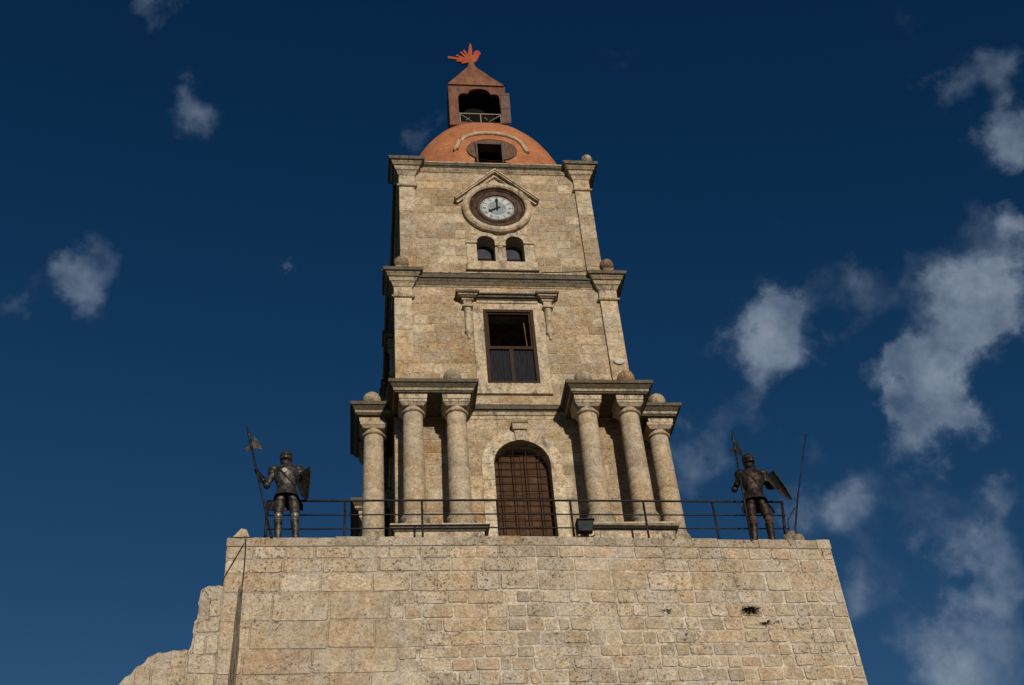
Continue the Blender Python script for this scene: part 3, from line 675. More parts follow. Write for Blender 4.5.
# stone balls
def ball(x, y, z, r, col=(0.40, 0.33, 0.24), ped=.10):
    b = MB(); b.sphere((0, 0, ped + r * 0.88), r, 24, 14, col=col, bumpy=0.03); b.box(-r * .75, r * .75, -r * .75, r * .75, -.02, ped * .8, col); b.lathe([(r * .62, ped * .79), (r * .5, ped + .05)], col=col, seg=16)
    o = b.build('ball_finial', M_TRIM, tower); o.location = (x, y, z - TZ); return o
ball(2.80, -2.50, 11.01, 0.165, ped=.23); ball(-2.60, -2.42, 11.005, 0.10); ball(-2.74, -2.88, 6.32, 0.20, (0.27, 0.215, 0.15), ped=.14); ball(2.76, -2.90, 6.32, 0.19, (0.27, 0.185, 0.115), ped=.18)
for p_, r_ in (((-3.10, -2.90, 6.35), .12), ((-2.85, -2.65, 11.04), .09)):
    rub = MB(); rub.sphere(p_, r_, 10, 6, sc=(1.2, 1, .6), bumpy=.5, col=PALE)
    tb(rub, 'loose_stone', M_TRIM)

# --- projecting entablature blocks on paired columns
BA, BB, BD = 3.13, 1.02, 4.0
def block_mesh(wall):
    b = MB(); yb = -wall + 0.05
    x0, x1, y0 = BB, BA, -BD
    def R_(o): return (x0 + o, x1 - o, y0 + o, yb)
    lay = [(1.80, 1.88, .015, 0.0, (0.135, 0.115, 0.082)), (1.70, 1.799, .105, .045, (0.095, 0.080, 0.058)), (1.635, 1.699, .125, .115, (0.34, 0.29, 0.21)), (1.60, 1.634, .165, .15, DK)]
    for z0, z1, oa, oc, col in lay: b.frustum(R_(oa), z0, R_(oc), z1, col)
    # back strip over the wall and a dosseret over each column
    for cx in (1.546, 2.552):
        b.frustum((cx - .32, cx + .32, -3.775, -3.17), 1.475, (cx - .33, cx + .33, -3.785, -3.17), 1.5985, PALE)
    return b
def plinth_mesh(wall, z0):
    b = MB(); yb = -wall + 0.05; x0, x1, y0 = BB - 0.02, BA - 0.0, -BD - 0.08
    def R_(o): return (x0 + o, x1 - o, y0 + o, yb)
    for za, zb, oa, oc, col in ((-2.11, -2.06, .01, .03, PALE), (-2.17, -2.111, .03, .0, (0.30, 0.26, 0.2)), (-2.22, -2.171, .11, .07, DK), (-2.86, -2.221, .12, .12, PALE), (z0, -2.861, .05, .08, STONE)):
        b.frustum(R_(oa), za, R_(oc), zb, col)
    return b
def column_mesh():
    rnd = random.Random(9); b = MB(); zs = [-1.46]
    while zs[-1] < 1.19:
        zs.append(min(zs[-1] + rnd.uniform(0.30, 0.52), 1.19))
        if 1.19 - zs[-1] < 0.15: zs[-1] = 1.19
    for a, c in zip(zs, zs[1:]):
        def rad(z): return 0.252 - 0.024 * ((z + 1.46) / 2.65) ** 1.5
        col = (0.445, 0.365, 0.265); k = rnd.uniform(.90, 1.08); col = tuple(x * k for x in col)
        b.lathe([(rad(a) - .006, a), (rad(a), a + .010), (rad((a + c) / 2), (a + c) / 2), (rad(c), c - .010), (rad(c) - .006, c)], seg=32, col=col, closed=False)
    return b
cbase = MB(); cbase.lathe([(.37, -2.06), (.38, -2.03), (.38, -1.94), (.36, -1.90), (.31, -1.84), (.295, -1.76), (.30, -1.70), (.325, -1.66), (.325, -1.61), (.30, -1.57), (.275, -1.55), (.275, -1.52), (.252, -1.46)], seg=32, col=(0.38, 0.315, 0.225))
cbase.box(-.39, .39, -.39, .39, -2.10, -2.0605, PALE)
ccap = MB(); ccap.lathe([(.228, 1.185), (.27, 1.195), (.285, 1.215), (.285, 1.235), (.265, 1.255), (.235, 1.262), (.235, 1.315), (.25, 1.33)], seg=32, col=(0.42, 0.35, 0.255))
ccap.frustum((-.25, .25, -.25, .25), 1.33, (-.305, .305, -.305, .305), 1.40, (0.42, 0.35, 0.255)); ccap.box(-.315, .315, -.315, .315, 1.4005, 1.4745, (0.43, 0.36, 0.265))
col0 = column_mesh().build('column', M_COLUMN, tower); b0 = cbase.build('base', M_TRIM, col0); k0 = ccap.build('capital', M_TRIM, col0)
used0 = False
rnd = random.Random(77)
for rz, side in SIDES:
    wall = HY3 if side == 0 else HX3
    for sgn in (-1, 1):
        bm_ = block_mesh(wall); pmh = plinth_mesh(wall, TZ - .05)
        if sgn < 0:
            for q in (bm_, pmh):
                q.v = [(-x, y, z) for x, y, z in q.v]; q.f = [tuple(reversed(f)) for f in q.f]
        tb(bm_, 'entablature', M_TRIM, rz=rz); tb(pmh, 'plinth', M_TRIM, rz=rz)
        for cx in (1.546, 2.552):
            p = Matrix.Rotation(rz, 3, 'Z') @ Vector((sgn * cx, -3.4425, 0))
            if not used0: o = col0; used0 = True
            else:
                o = col0.copy(); COL.objects.link(o)
                for src in (b0, k0):
                    c = src.copy(); COL.objects.link(c); c.parent = o
            o.location = (p.x, p.y, -TZ); o.rotation_euler = (0, 0, rz)
# balls on the blocks
for x, y, r, cl in ((-1.62, -3.75, .22, (0.33, 0.285, 0.21)), (1.50, -3.75, .22, (0.37, 0.31, 0.225)), (2.54, -3.75, .22, (0.34, 0.24, 0.145)), (-2.60, -3.7, .14, (0.42, 0.36, 0.27)),
                    (-3.49, -2.85, .225, (0.36, 0.30, 0.21)), (3.47, -2.85, .225, (0.44, 0.37, 0.26)), (-3.46, 1.6, .22, STONE), (3.46, 1.6, .22, STONE)):
    ball(x, y, 1.875, r * .97, cl, ped=.03 if r > .2 else -.05)

# --- door (front) : surround, keystone, leaf, grille
def arch_band(mb, cx, zc, r0, r1, y0, y1, zfoot, n=9, legs=True, col=PALE, cut=None):
    """voussoirs and jamb stones from radius r0 to r1"""
    rnd = random.Random(int(r1 * 100))
    for k in range(n):
        a0, a1 = pi * k / n, pi * (k + 1) / n
        e = 0.004 / r1
        vs = []
        sub = 3
        pts = [(r0, a0 + e + (a1 - a0 - 2 * e) * i / sub) for i in range(sub + 1)] + [(r1, a1 - e - (a1 - a0 - 2 * e) * i / sub) for i in range(sub + 1)]
        poly = [(cx + r * cos(a), zc + r * sin(a)) for r, a in pts]
        mb.prism(poly[::-1], y0 + rnd.uniform(-.003, .003), y1, shade(col, rnd.uniform(.92, 1.06)))
    if legs:
        for sx in (-1, 1):
            z = zc - .002
            while z > zfoot + .02:
                zb = max(z - rnd.uniform(.35, .6), zfoot)
                xa, xb = sorted((cx + sx * r0, cx + sx * r1))
                mb.box(xa, xb, y0 + rnd.uniform(-.003, .003), y1, zb + .004, z - .004, shade(col, rnd.uniform(.92, 1.06))); z = zb
for rz, side in SIDES:
    wall = HY3 if side == 0 else HX3
    b = MB(); arch_band(b, 0, 0.27, 0.665, 0.95, -wall - .035, -wall + .30, TZ - .05, col=(0.56, 0.475, 0.355))
    sr = tb(b, 'door_surround', M_TRIM, rz=rz)
    ks = MB(); ks.frustum((-.17, .17, -wall - .14, -wall), 1.20, (-.19, .19, -wall - .20, -wall), 1.32, PALE); ks.box(-.20, .20, -wall - .22, -wall, 1.3205, 1.385, (0.2, .17, .12)); ks.frustum((-.10, .10, -wall - .06, -wall), 0.93, (-.14, .14, -wall - .09, -wall), 1.199, PALE)
    ks.build('keystone', M_TRIM, sr)
    d = MB(); n = 20; yd = -wall + 0.33
    # two leaves of horizontal boards
    poly_top = lambda x: 0.27 + sqrt(max(0, 0.67 ** 2 - x * x))
    for sx in (-1, 1):
        z = TZ
        rb = random.Random(3 + sx)
        while z < 0.70:
            zt = min(z + rb.uniform(.13, .2), 0.72)
            x1_ = 0.665
            if zt > 0.27: x1_ = min(.665, sqrt(max(0.01, .67 ** 2 - (zt - .27) ** 2)))
            xa, xb = (sx * 0.006, sx * x1_); xa, xb = min(xa, xb), max(xa, xb)
            d.box(xa, xb, yd + rb.uniform(-.006, .006), yd + .05, z + .003, zt - .003)
            z = zt
    d.box(-.67, .67, yd + .051, yd + .06, TZ, 0.74)
    dr = tb(d, 'door', M_DOOR, rz=rz)
    gr = MB(); yg = -wall + 0.13
    for x in (-.48, -.18, .12, .42):
        gr.tube([(x, yg, TZ), (x, yg, poly_top(x) - .005)], .012, 6)
    z = -3.0
    while z < 0.85:
        w = .665 if z < .27 else sqrt(max(0, .67 ** 2 - (z - .27) ** 2))
        gr.tube([(-w, yg - .02, z), (w, yg - .02, z)], .011, 6); z += .20
    gr.build('grille', M_GRILLE, dr)
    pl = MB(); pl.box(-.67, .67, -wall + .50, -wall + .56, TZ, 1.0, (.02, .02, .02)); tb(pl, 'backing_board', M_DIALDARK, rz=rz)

# --- middle window with its hood
for rz, side in SIDES:
    wall = HY2 if side == 0 else HX2
    y = -wall
    s = MB()
    for x0, x1, z0, z1 in ((-.92, -.655, 2.46, 5.17), (.655, .92, 2.46, 5.17), (-.92, .92, 5.175, 5.43), (-.654, .654, 2.46, 2.745)):
        s.box(x0, x1, y - .04, y + .1, z0, z1, PALE)
    s.box(-.94, .94, y - .075, y + .1, 2.40, 2.4585, PALE)
    sr = tb(s, 'window_surround', M_TRIM, rz=rz)
    h = MB()
    for sx in (-1, 1):
        cx = sx * 1.045
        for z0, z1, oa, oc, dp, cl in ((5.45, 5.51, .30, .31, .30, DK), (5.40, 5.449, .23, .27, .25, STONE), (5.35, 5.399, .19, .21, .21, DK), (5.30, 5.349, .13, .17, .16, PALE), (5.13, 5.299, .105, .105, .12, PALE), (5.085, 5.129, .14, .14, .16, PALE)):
            h.frustum((cx - oa, cx + oa, y - dp, y), z0, (cx + 0 - oc, cx + oc, y - dp - .008, y), z1, cl)
        h.lathe([(.02, 4.08), (.045, 4.12), (.03, 4.16), (.07, 4.24), (.115, 4.30), (.10, 4.34), (.088, 4.36), (.088, 5.03), (.11, 5.05), (.10, 5.085)], cx, y - .02, 16, PALE)
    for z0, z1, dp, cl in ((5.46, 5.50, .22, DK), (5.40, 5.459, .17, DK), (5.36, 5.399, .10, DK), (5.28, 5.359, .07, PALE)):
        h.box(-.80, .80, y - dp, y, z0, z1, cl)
    h.v = [(x, y_, z + .10) for x, y_, z in h.v]
    tb(h, 'window_hood', M_TRIM, rz=rz)
    f = MB(); yf = y - .02
    for x0, x1, z0, z1 in ((-.652, -.565, 2.75, 5.17), (.565, .652, 2.75, 5.17), (-.564, .564, 5.085, 5.17), (-.564, .564, 2.75, 2.80)):
        f.box(x0, x1, yf - .03, yf + .12, z0, z1)
    f.box(-.564, .564, yf, yf + .10, 3.86, 3.95)
    for x0, x1 in ((-.5635, -.525), (.525, .5635)): f.box(x0, x1, yf + .015, yf + .09, 3.951, 5.084)
    f.box(-.524, .524, yf + .015, yf + .09, 5.045, 5.084)
    f.box(-.045, .045, yf + .005, yf + .08, 2.801, 3.859)
    wf = tb(f, 'window', M_WOODV, rz=rz)
    c = MB()
    for x0, x1 in ((-.5635, -.046), (.046, .5635)):
        n = 26
        for i in range(n):
            xa = x0 + (x1 - x0) * i / n; xb = x0 + (x1 - x0) * (i + 1) / n
            ya = yf + .055 + .010 * cos(i * pi * 2 / 4); yb_ = yf + .055 + .010 * cos((i + 1) * pi * 2 / 4)
            c.face([(xa, ya, 2.801), (xb, yb_, 2.801), (xb, yb_, 3.859), (xa, ya, 3.859)], smooth=True)
    c.build('shutter_panel', M_CORR, wf)
    # thin casing inside the open upper half
    cs = MB(); cs.tube([(.47, yf + .3, 3.97), (.43, yf + .28, 5.02)], .018, 6); cs.build('sash_bar', M_OVAL, wf)

# --- clock, gable hood and twin arches
for rz, side in SIDES:
    wall = HY1 if side == 0 else HX1
    y = -wall; ZC = 9.24
    p = MB(); arch = MB()
    # smooth panel behind the twin arches and clock
    for cx in (-.40, .40): arch_band(p, cx, 7.90, 0.25, 0.375, y - .055, y + .05, 7.9, n=7, legs=False)
    for x0, x1, z0, z1 in ((-.93, -.655, 7.15, 7.86), (.655, .93, 7.15, 7.86)): p.box(x0, x1, y - .03, y + .05, z0, z1, PALE)
    for x0, x1 in ((-.95, -.64), (.64, .95)): p.box(x0, x1, y - .075, y + .03, 7.862, 7.918, PALE)
    p.box(-.95, .98, y - .085, y + .05, 6.84, 7.148, PALE)
    p.box(-1.0, 1.0, y - .10, y + .05, 6.80, 6.838, DK)
    # fill above the arches up to the ring
    if side == 0: p.box(-.79, .79, y - .018, y + .03, 8.26, 8.9, PALE)
    p.box(-.93, -.79, y - .018, y + .03, 7.93, 8.9, STONE); p.box(.79, .93, y - .018, y + .03, 7.93, 8.9, STONE)
    if side == 0: p.prism([(-.92, 9.80), (.92, 9.80), (0, 10.62)], y - .02, y + .02, PALE)
    ts = tb(p, 'twin_arch_surround', M_TRIM, rz=rz)
    cc = MB(); cc.lathe([(.13, 7.15), (.135, 7.22), (.105, 7.26), (.095, 7.30), (.09, 7.70), (.12, 7.74), (.115, 7.78)], 0, y + .06, 16, PALE); cc.box(-.15, .15, y - .06, y + .25, 7.782, 7.90, PALE)
    cc.build('colonnette', M_TRIM, ts)
    for cx in (-.40, .40):
        wv = MB(); yw = y + .34
        for x0, x1, z0, z1 in ((cx - .25, cx - .20, 7.15, 8.15), (cx + .20, cx + .25, 7.15, 8.15), (cx - .2, cx + .2, 7.15, 7.20), (cx - .2, cx + .2, 7.62, 7.66)):
            wv.box(x0, x1, yw, yw + .05, z0, z1)
        w_ = tb(wv, 'arched_window', M_WOODV, rz=rz)
        pn = MB(); pn.face([(cx - .2, yw + .03, 7.2), (cx + .2, yw + .03, 7.2), (cx + .2, yw + .03, 8.15), (cx - .2, yw + .03, 8.15)]); pn.build('pane', M_GLASS, w_)
    if side: continue
    # stone ring
    rg = MB(); n = 40
    arch_pts = []
    for k in range(n):
        a0, a1 = 2 * pi * k / n, 2 * pi * (k + 1) / n
        col = tuple(x * (1 + .06 * sin(k * 5.3)) for x in PALE)
        def P3(r, a, yy): return (r * cos(a), yy, ZC + r * sin(a))
        for (ra, ya), (rb_, yb_) in zip([(.80, y), (.80, y - .14), (.84, y - .18), (.94, y - .18), (.99, y - .13), (.99, y)], [(.80, y - .14), (.84, y - .18), (.94, y - .18), (.99, y - .13), (.99, y), (.80, y)]):
            rg.face([P3(ra, a0, ya), P3(ra, a1, ya), P3(rb_, a1, yb_), P3(rb_, a0, yb_)][::-1], col, False)
    clk = tb(rg, 'clock', M_TRIM, rz=rz)
    wr = MB()
    for (r0, y0_, r1, y1_) in ((.485, y - .075, .50, y - .11), (.50, y - .11, .56, y - .11), (.56, y - .11, .60, y - .06), (.60, y - .06, .70, y - .05), (.70, y - .05, .73, y - .09), (.73, y - .09, .799, y - .05)):
        for k in range(48):
            a0, a1 = 2 * pi * k / 48, 2 * pi * (k + 1) / 48
            wr.face([(r0 * cos(a0), y0_, ZC + r0 * sin(a0)), (r0 * cos(a1), y0_, ZC + r0 * sin(a1)), (r1 * cos(a1), y1_, ZC + r1 * sin(a1)), (r1 * cos(a0), y1_, ZC + r1 * sin(a0))], STONE, True)
    wr.build('wooden_ring', plain_mat('clock_ring_wood', (0.030, 0.017, 0.012), (0.12, 0.070, 0.046), 7.0, 0.6, bump=.3) if side == 0 else bpy.data.materials['clock_ring_wood'], clk)
    dl = MB(); dl.face([(.486 * cos(2 * pi * k / 48), y - .07, ZC + .486 * sin(2 * pi * k / 48)) for k in range(48)])
    dial = dl.build('dial', M_DIAL, clk)
    ci = MB(); ci.face([(.27 * cos(2 * pi * k / 32), y - .0712, ZC + .27 * sin(2 * pi * k / 32)) for k in range(32)]); ci.build('dial_centre', M_DIALC, clk)
    bs = [w for w in [[.235, .06]]]
    mk = MB()
    for k in range(60):     # minute track
        a = 2 * pi * k / 60
        rI, rO, wd_ = (.43, .46, .006) if k % 5 else (.42, .465, .014)
        ca, sa = cos(a), sin(a)
        mk.face([(rI * ca + wd_ * sa, y - .072, ZC + rI * sa - wd_ * ca), (rO * ca + wd_ * sa, y - .072, ZC + rO * sa - wd_ * ca), (rO * ca - wd_ * sa, y - .072, ZC + rO * sa + wd_ * ca), (rI * ca - wd_ * sa, y - .072, ZC + rI * sa + wd_ * ca)])
    for k in range(60):
        a0, a1 = 2 * pi * k / 60, 2 * pi * (k + 1) / 60
        mk.face([(.462 * cos(a0), y - .0725, ZC + .462 * sin(a0)), (.462 * cos(a1), y - .0725, ZC + .462 * sin(a1)), (.470 * cos(a1), y - .0725, ZC + .470 * sin(a1)), (.470 * cos(a0), y - .0725, ZC + .470 * sin(a0))][::-1])
    mk.build('minute_track', M_DIALDARK, clk)
    ROM = {1: 'I', 2: 'II', 3: 'III', 4: 'IIII', 5: 'V', 6: 'VI', 7: 'VII', 8: 'VIII', 9: 'IX', 10: 'X', 11: 'XI', 12: 'XII'}
    WID = {'I': .024, 'V': .046, 'X': .046}
    for hr, txt in ROM.items():
        num = MB(); a = pi / 2 - hr * pi / 6; er = Vector((cos(a), 0, sin(a))); et = Vector((sin(a), 0, -cos(a))); c0 = Vector((0, y - .073, ZC))
        tot = sum(WID[ch] for ch in txt); u = -tot / 2; r0, r1 = .325, .405
        def stroke(u0, rr0, u1, rr1, w):
            num.face([c0 + er * rr0 + et * (u0 - w), c0 + er * rr0 + et * (u0 + w), c0 + er * rr1 + et * (u1 + w), c0 + er * rr1 + et * (u1 - w)])
        for ch in txt:
            w = WID[ch]; m_ = u + w / 2
            if ch == 'I': stroke(m_, r0, m_, r1, .0065)
            elif ch == 'V': stroke(m_, r0, m_ - .015, r1, .0065); stroke(m_ + .001, r0, m_ + .015, r1, .004)
            else: stroke(m_ + .016, r0, m_ - .016, r1, .0065); stroke(m_ - .016, r0, m_ + .016, r1, .004)
            u += w
        num.build('numeral', M_DIALDARK, clk)
    for ang, L, w in ((0.0, .40, .026), (-2 * pi / 3, .30, .036)):
        a = pi / 2 - (0 if ang == 0 else 8 * pi / 6)
        er = Vector((cos(a), 0, sin(a))); et = Vector((sin(a), 0, -cos(a))); c0 = Vector((0, y - .085 - (.01 if ang == 0 else 0), ZC))
        hd = MB(); prof = [(-.10, w * .8), (0, w), (L * .62, w * .9), (L * .75, w * 2.0), (L * .86, w * .9), (L, .002)]
        for (ra, wa), (rb_, wb) in zip(prof, prof[1:]):
            hd.face([c0 + er * ra - et * wa, c0 + er * ra + et * wa, c0 + er * rb_ + et * wb, c0 + er * rb_ - et * wb])
        hd.build('hand', M_DIALDARK, clk)
    hb = MB(); hb.tube([(0, y - .07, ZC), (0, y - .10, ZC)], .035, 16); hb.build('hub', M_DIALDARK, clk)
    # gable bars
    gb = MB()
    for sx in (-1, 1):
        a = Vector((sx * 1.19, 0, 9.50)); c = Vector((0, 0, 10.70)); d = (c - a).normalized(); nrm = Vector((-d.z, 0, d.x)) * (1 if sx > 0 else -1) * -1
        nrm = Vector((sx * abs(d.z), 0, abs(d.x)))
        for t0, t1, ya, cl in ((-.12, -.05, .10, PALE), (-.0499, .0, .20, STONE), (.0001, .035, .23, PALE)):
            poly = [a + nrm * t0, a + nrm * t1, Vector((0, 0, c.z + t1 / abs(d.x))), Vector((0, 0, c.z + t0 / abs(d.x)))]
            pp = [(q.x, q.z) for q in poly]
            if sx < 0: pp = pp[::-1]
            gb.prism(pp[::-1], y - ya, y, cl)
    tb(gb, 'gable_hood', M_TRIM, rz=rz)

# --- dome
DPROF = [(2.66, 11.003), (2.585, 11.08), (2.57, 11.25), (2.53, 11.6), (2.45, 11.97), (2.34, 12.4), (2.21, 12.8), (2.05, 13.2), (1.85, 13.6), (1.62, 14.0), (1.38, 14.32), (1.18, 14.50), (.95, 14.62), (.3, 14.66)]
SQ = 2.5      # the dome's plan is a square with well rounded corners
def drad(z):
    for (ra, za), (rb_, zb) in zip(DPROF, DPROF[1:]):
        if z <= zb: return ra + (rb_ - ra) * (z - za) / (zb - za)
    return .3
d = MB(); d.lathe(DPROF, seg=96, closed=False)
def kx(z): return 1.045 + .02 * max(0.0, 1 - (z - 11.0) / .9) ** 2
def squared(x, y):
    r = sqrt(x * x + y * y)
    if r < 1e-6: return x, y
    m_ = (abs(x / r) ** SQ + abs(y / r) ** SQ) ** (-1 / SQ); return x * m_, y * m_
d.v = [(squared(x, y)[0] * kx(z), squared(x, y)[1], z) for x, y, z in d.v]
keep = []
for i_, f_ in enumerate(d.f):
    c_ = sum((Vector(d.v[k]) for k in f_), Vector()) / 4
    if -.46 < c_.x < .29 and c_.y < 0 and 11.08 < c_.z < 12.0: continue      # the window opening
    keep.append(i_)
d.f = [d.f[i] for i in keep]; d.c = [d.c[i] for i in keep]; d.s = [d.s[i] for i in keep]
dome = tb(d, 'dome', M_DOME)
TZV = Vector((0, 0, 0))
def on_dome(x, z, out): 
    r = drad(z) + out
    xx = abs(x) / 1.045; return (x, -(max(0.01, r ** SQ - xx ** SQ)) ** (1 / SQ), z)
hm = MB()
hp = []
for k in range(25):
    a = pi * k / 24; hp.append(on_dome(1.0 * cos(a), 11.86 + 0.90 * sin(a) ** .8, 0.03))
hp = [on_dome(1.12, 11.76, .03), on_dome(1.05, 11.80, .03)] + hp[1:-1] + [on_dome(-1.05, 11.80, .03), on_dome(-1.12, 11.76, .03)]
hm.tube(hp, .066, 12, col=(0.45, 0.35, 0.24)); hm.build('window_hood', M_COLUMN, dome)
ov = MB(); n = 40
def oval(rx, rz_, out, kz=11.70): return [on_dome(rx * cos(2 * pi * k / n), kz + rz_ * sin(2 * pi * k / n), out) for k in range(n)]
OA = oval(.745, .60, .012); OB = oval(.745, .60, .05)
# boarding follows the wall; the rectangular opening is left free
def board(x0, x1, z0, z1):
    m_ = 8
    for i in range(m_):
        xa, xb = x0 + (x1 - x0) * i / m_, x0 + (x1 - x0) * (i + 1) / m_
        def lim(x, z): 
            h_ = .60 * sqrt(max(0, 1 - (x / .745) ** 2)); return min(max(z, 11.70 - h_), 11.70 + h_)
        p4 = [(xa, lim(xa, z0)), (xb, lim(xb, z0)), (xb, lim(xb, z1)), (xa, lim(xa, z1))]
        if p4[2][1] - p4[1][1] < 1e-4 and p4[3][1] - p4[0][1] < 1e-4: continue
        ov.face([on_dome(x, z, .035) for x, z in p4])
for bx in ((-.745, -.62), (-.615, -.465), (.295, .40), (.405, .50), (.505, .62), (.625, .745)): board(*bx, 11.2, 12.4)
board(-.462, .292, 11.97, 12.40)
for k in range(n): k2 = (k + 1) % n; ov.face([OA[k], OA[k2], OB[k2], OB[k]])
ow = ov.build('oval_window', M_OVAL, dome)
dk = MB()
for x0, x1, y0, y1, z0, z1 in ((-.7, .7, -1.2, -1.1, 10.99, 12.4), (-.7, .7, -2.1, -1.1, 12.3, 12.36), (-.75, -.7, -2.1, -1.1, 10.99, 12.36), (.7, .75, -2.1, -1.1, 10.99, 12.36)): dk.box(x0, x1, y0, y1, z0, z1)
dk.build('shade_lining', M_INTERIOR_SHADE, ow)  # added lining, painted black for the shade behind the opening
fr = MB()
for x in (-.465, .295): fr.box(x - .025, x + .025, -2.60, -2.30, 11.05, 11.98, PALE)
fr.box(-.49, .32, -2.53, -2.20, 11.95, 11.99); fr.build('frame', M_OVAL, ow)

# --- belfry on the dome
RP = [(.925, .43, 16.80), (.915, .42, 16.86), (.62, .29, 17.37), (.34, .17, 17.86), (.15, .09, 18.20), (.105, .075, 18.34), (.085, .07, 18.56)]
def cxa(z): return -.095 - .05 * (z - 16.8) / 1.7
bf = MB(); bh = .87; bz0, bz1 = 14.84, 16.80
def trefoil():
    pts = [(-.71, 15.36), (-.71, 16.20), (-.66, 16.34), (-.55, 16.42), (-.42, 16.40)]
    for k in range(0, 11): a = pi - pi * k / 10; pts.append((.36 * cos(a), 16.42 + .26 * sin(a)))
    pts += [(.42, 16.40), (.55, 16.42), (.64, 16.34), (.66, 16.20), (.66, 15.36)]
    return pts
tf = trefoil()
# front panel with the trefoil opening, as strips
yf = -bh
bl = 1.02; bh_ = .83
bf.face([(-bl, yf, bz0), (tf[0][0], yf, bz0), (tf[0][0], yf, bz1), (-bl, yf, bz1)]); bf.face([(tf[-1][0], yf, bz0), (bh, yf, bz0), (bh, yf, bz1), (tf[-1][0], yf, bz1)])
bf.face([(tf[0][0], yf, bz0), (tf[-1][0], yf, bz0), (tf[-1][0], yf, 14.95), (tf[0][0], yf, 14.95)])
for (xa, za), (xb, zb) in zip(tf[1:-1], tf[2:-1]):
    if abs(xb - xa) > 1e-4: bf.face([(xa, yf, za), (xb, yf, zb), (xb, yf, bz1), (xa, yf, bz1)])
for (xa, za), (xb, zb) in zip([(tf[0][0], 14.95)] + tf[1:], tf[1:-1] + [(tf[-1][0], 14.95)]):
    bf.face([(xb, yf, zb), (xa, yf, za), (xa, yf + .12, za), (xb, yf + .12, zb)])
DB = -.12      # back of the belfry
bf.face([(-bl, DB, bz0), (-bl, -bh, bz0), (-bl, -bh, bz1), (-bl, DB, bz1)]); bf.face([(bh, -bh, bz0), (bh, DB, bz0), (bh, DB, bz1), (bh, -bh, bz1)]); bf.face([(bh, DB, bz0), (-bl, DB, bz0), (-bl, DB, bz1), (bh, DB, bz1)])
bf.box(-bl - .015, bh + .015, -bh - .015, DB + .015, bz0 - .06, bz0)
bfo = tb(bf, 'belfry', M_BELFRY)
ft = MB(); ft.box(-.92, .78, -.80, DB, 14.60, 14.78, (0.35, .27, .18)); ft.build('belfry_foot', M_TRIM, bfo)
dkb = MB(); dkb.box(-1.0, .85, DB - .06, DB - .02, 14.86, 16.68); dkb.box(-1.0, .85, -.73, DB - .07, 16.64, 16.70); dkb.box(-1.0, -.95, -.74, DB - .07, 14.86, 16.63); dkb.box(.80, .85, -.74, DB - .07, 14.86, 16.63); dkb.build('inner_shade_lining', M_INTERIOR_SHADE, bfo)  # added panels whose black colour stands for the shade inside the belfry
rf = MB()
cxr, cyr = -.145, -.50
for (ra, qa, za), (rb2, qb, zb) in zip(RP, RP[1:]): rf.frustum((-ra + cxa(za), ra + cxa(za), -qa + cyr, qa + cyr), za, (-rb2 + cxa(zb), rb2 + cxa(zb), -qb + cyr, qb + cyr), zb, cap=(za == RP[0][2] or zb == RP[-1][2]))
rf.build('roof', M_BELFRY_ROOF, bfo)
sh = MB(); sh.box(0, .30, -.015, .015, 0, 1.52)
for z in (.05, .72, 1.42): sh.box(.01, .29, -.03, -.0151, z, z + .06)
so = sh.build('shutter', M_SHUTTER, bfo); so.location = (.66, -bh - .03, 14.88); so.rotation_euler = (0, radians(1.2), radians(-6)); so['label'] = 'open board shutter standing out at the right corner'
rl = MB(); yr = -bh + .02
rl.box(-.70, .66, yr - .02, yr + .02, 15.36, 15.40); rl.box(-.03, 0.0, yr - .015, yr + .015, 14.95, 15.359); rl.box(-.70, -.67, yr - .015, yr + .015, 14.95, 15.359); rl.box(.63, .66, yr - .015, yr + .015, 14.95, 15.359)
rl.tube([(-.66, yr, 15.34), (-.30, yr, 15.0)], .014, 6); rl.tube([(.62, yr, 15.34), (.24, yr, 15.0)], .014, 6); rl.tube([(.10, yr, 15.22), (.22, yr, 15.08)], .014, 6); rl.tube([(-.50, yr, 15.05), (-.38, yr, 15.18)], .014, 6)
rl.build('belfry_rail', plain_mat('pale_rail_paint', (0.18, 0.14, 0.11), (0.30, 0.25, 0.19), 9.0, 0.6), bfo)
# the red bird on the peak
BIRD = [[(-0.17, 0.033), (-0.112, 0.187), (-0.04, 0.292), (0.003, 0.42), (0.098, 0.469), (0.122, 0.639), (0.189, 0.729), (0.278, 0.734), (0.331, 0.653), (0.371, 0.560), (0.305, 0.465), (0.273, 0.354), (0.211, 0.157), (0.129, 0.052), (-0.001, 0.0)],
 [(-0.103, 0.30), (0.043, 0.30), (0.064, 0.72), (0.053, 0.98), (0.018, 1.162), (-0.032, 0.97), (-0.066, 0.712)],
 [(-0.05, 0.20), (-0.80, 0.335), (-0.804, 0.215), (-0.08, 0.10)], [(-0.03, 0.16), (-0.481, 0.448), (-0.525, 0.386), (-0.12, 0.08)],
 [(0.0, 0.20), (-0.329, 0.635), (-0.373, 0.565), (-0.10, 0.15)], [(0.0, 0.25), (-0.21, 0.745), (-0.265, 0.682), (-0.06, 0.20)],
 [(-0.05, 0.16), (-0.511, 0.111), (-0.519, 0.036), (-0.06, 0.052)], [(-0.05, 0.12), (-0.345, 0.0), (-0.328, -0.08), (-0.03, 0.03)]]
bd = MB()
for i, pl_ in enumerate(BIRD):
    area = sum(a[0] * b_[1] - b_[0] * a[1] for a, b_ in zip(pl_, pl_[1:] + pl_[:1]))
    if area < 0: pl_ = pl_[::-1]
    bd.prism([((x) * .985 - .135, z * .985 + 18.52) for x, z in pl_], -.52 - .003 * i, -.48 + .003 * i)
bd.build('bird_finial', M_BIRD, bfo)
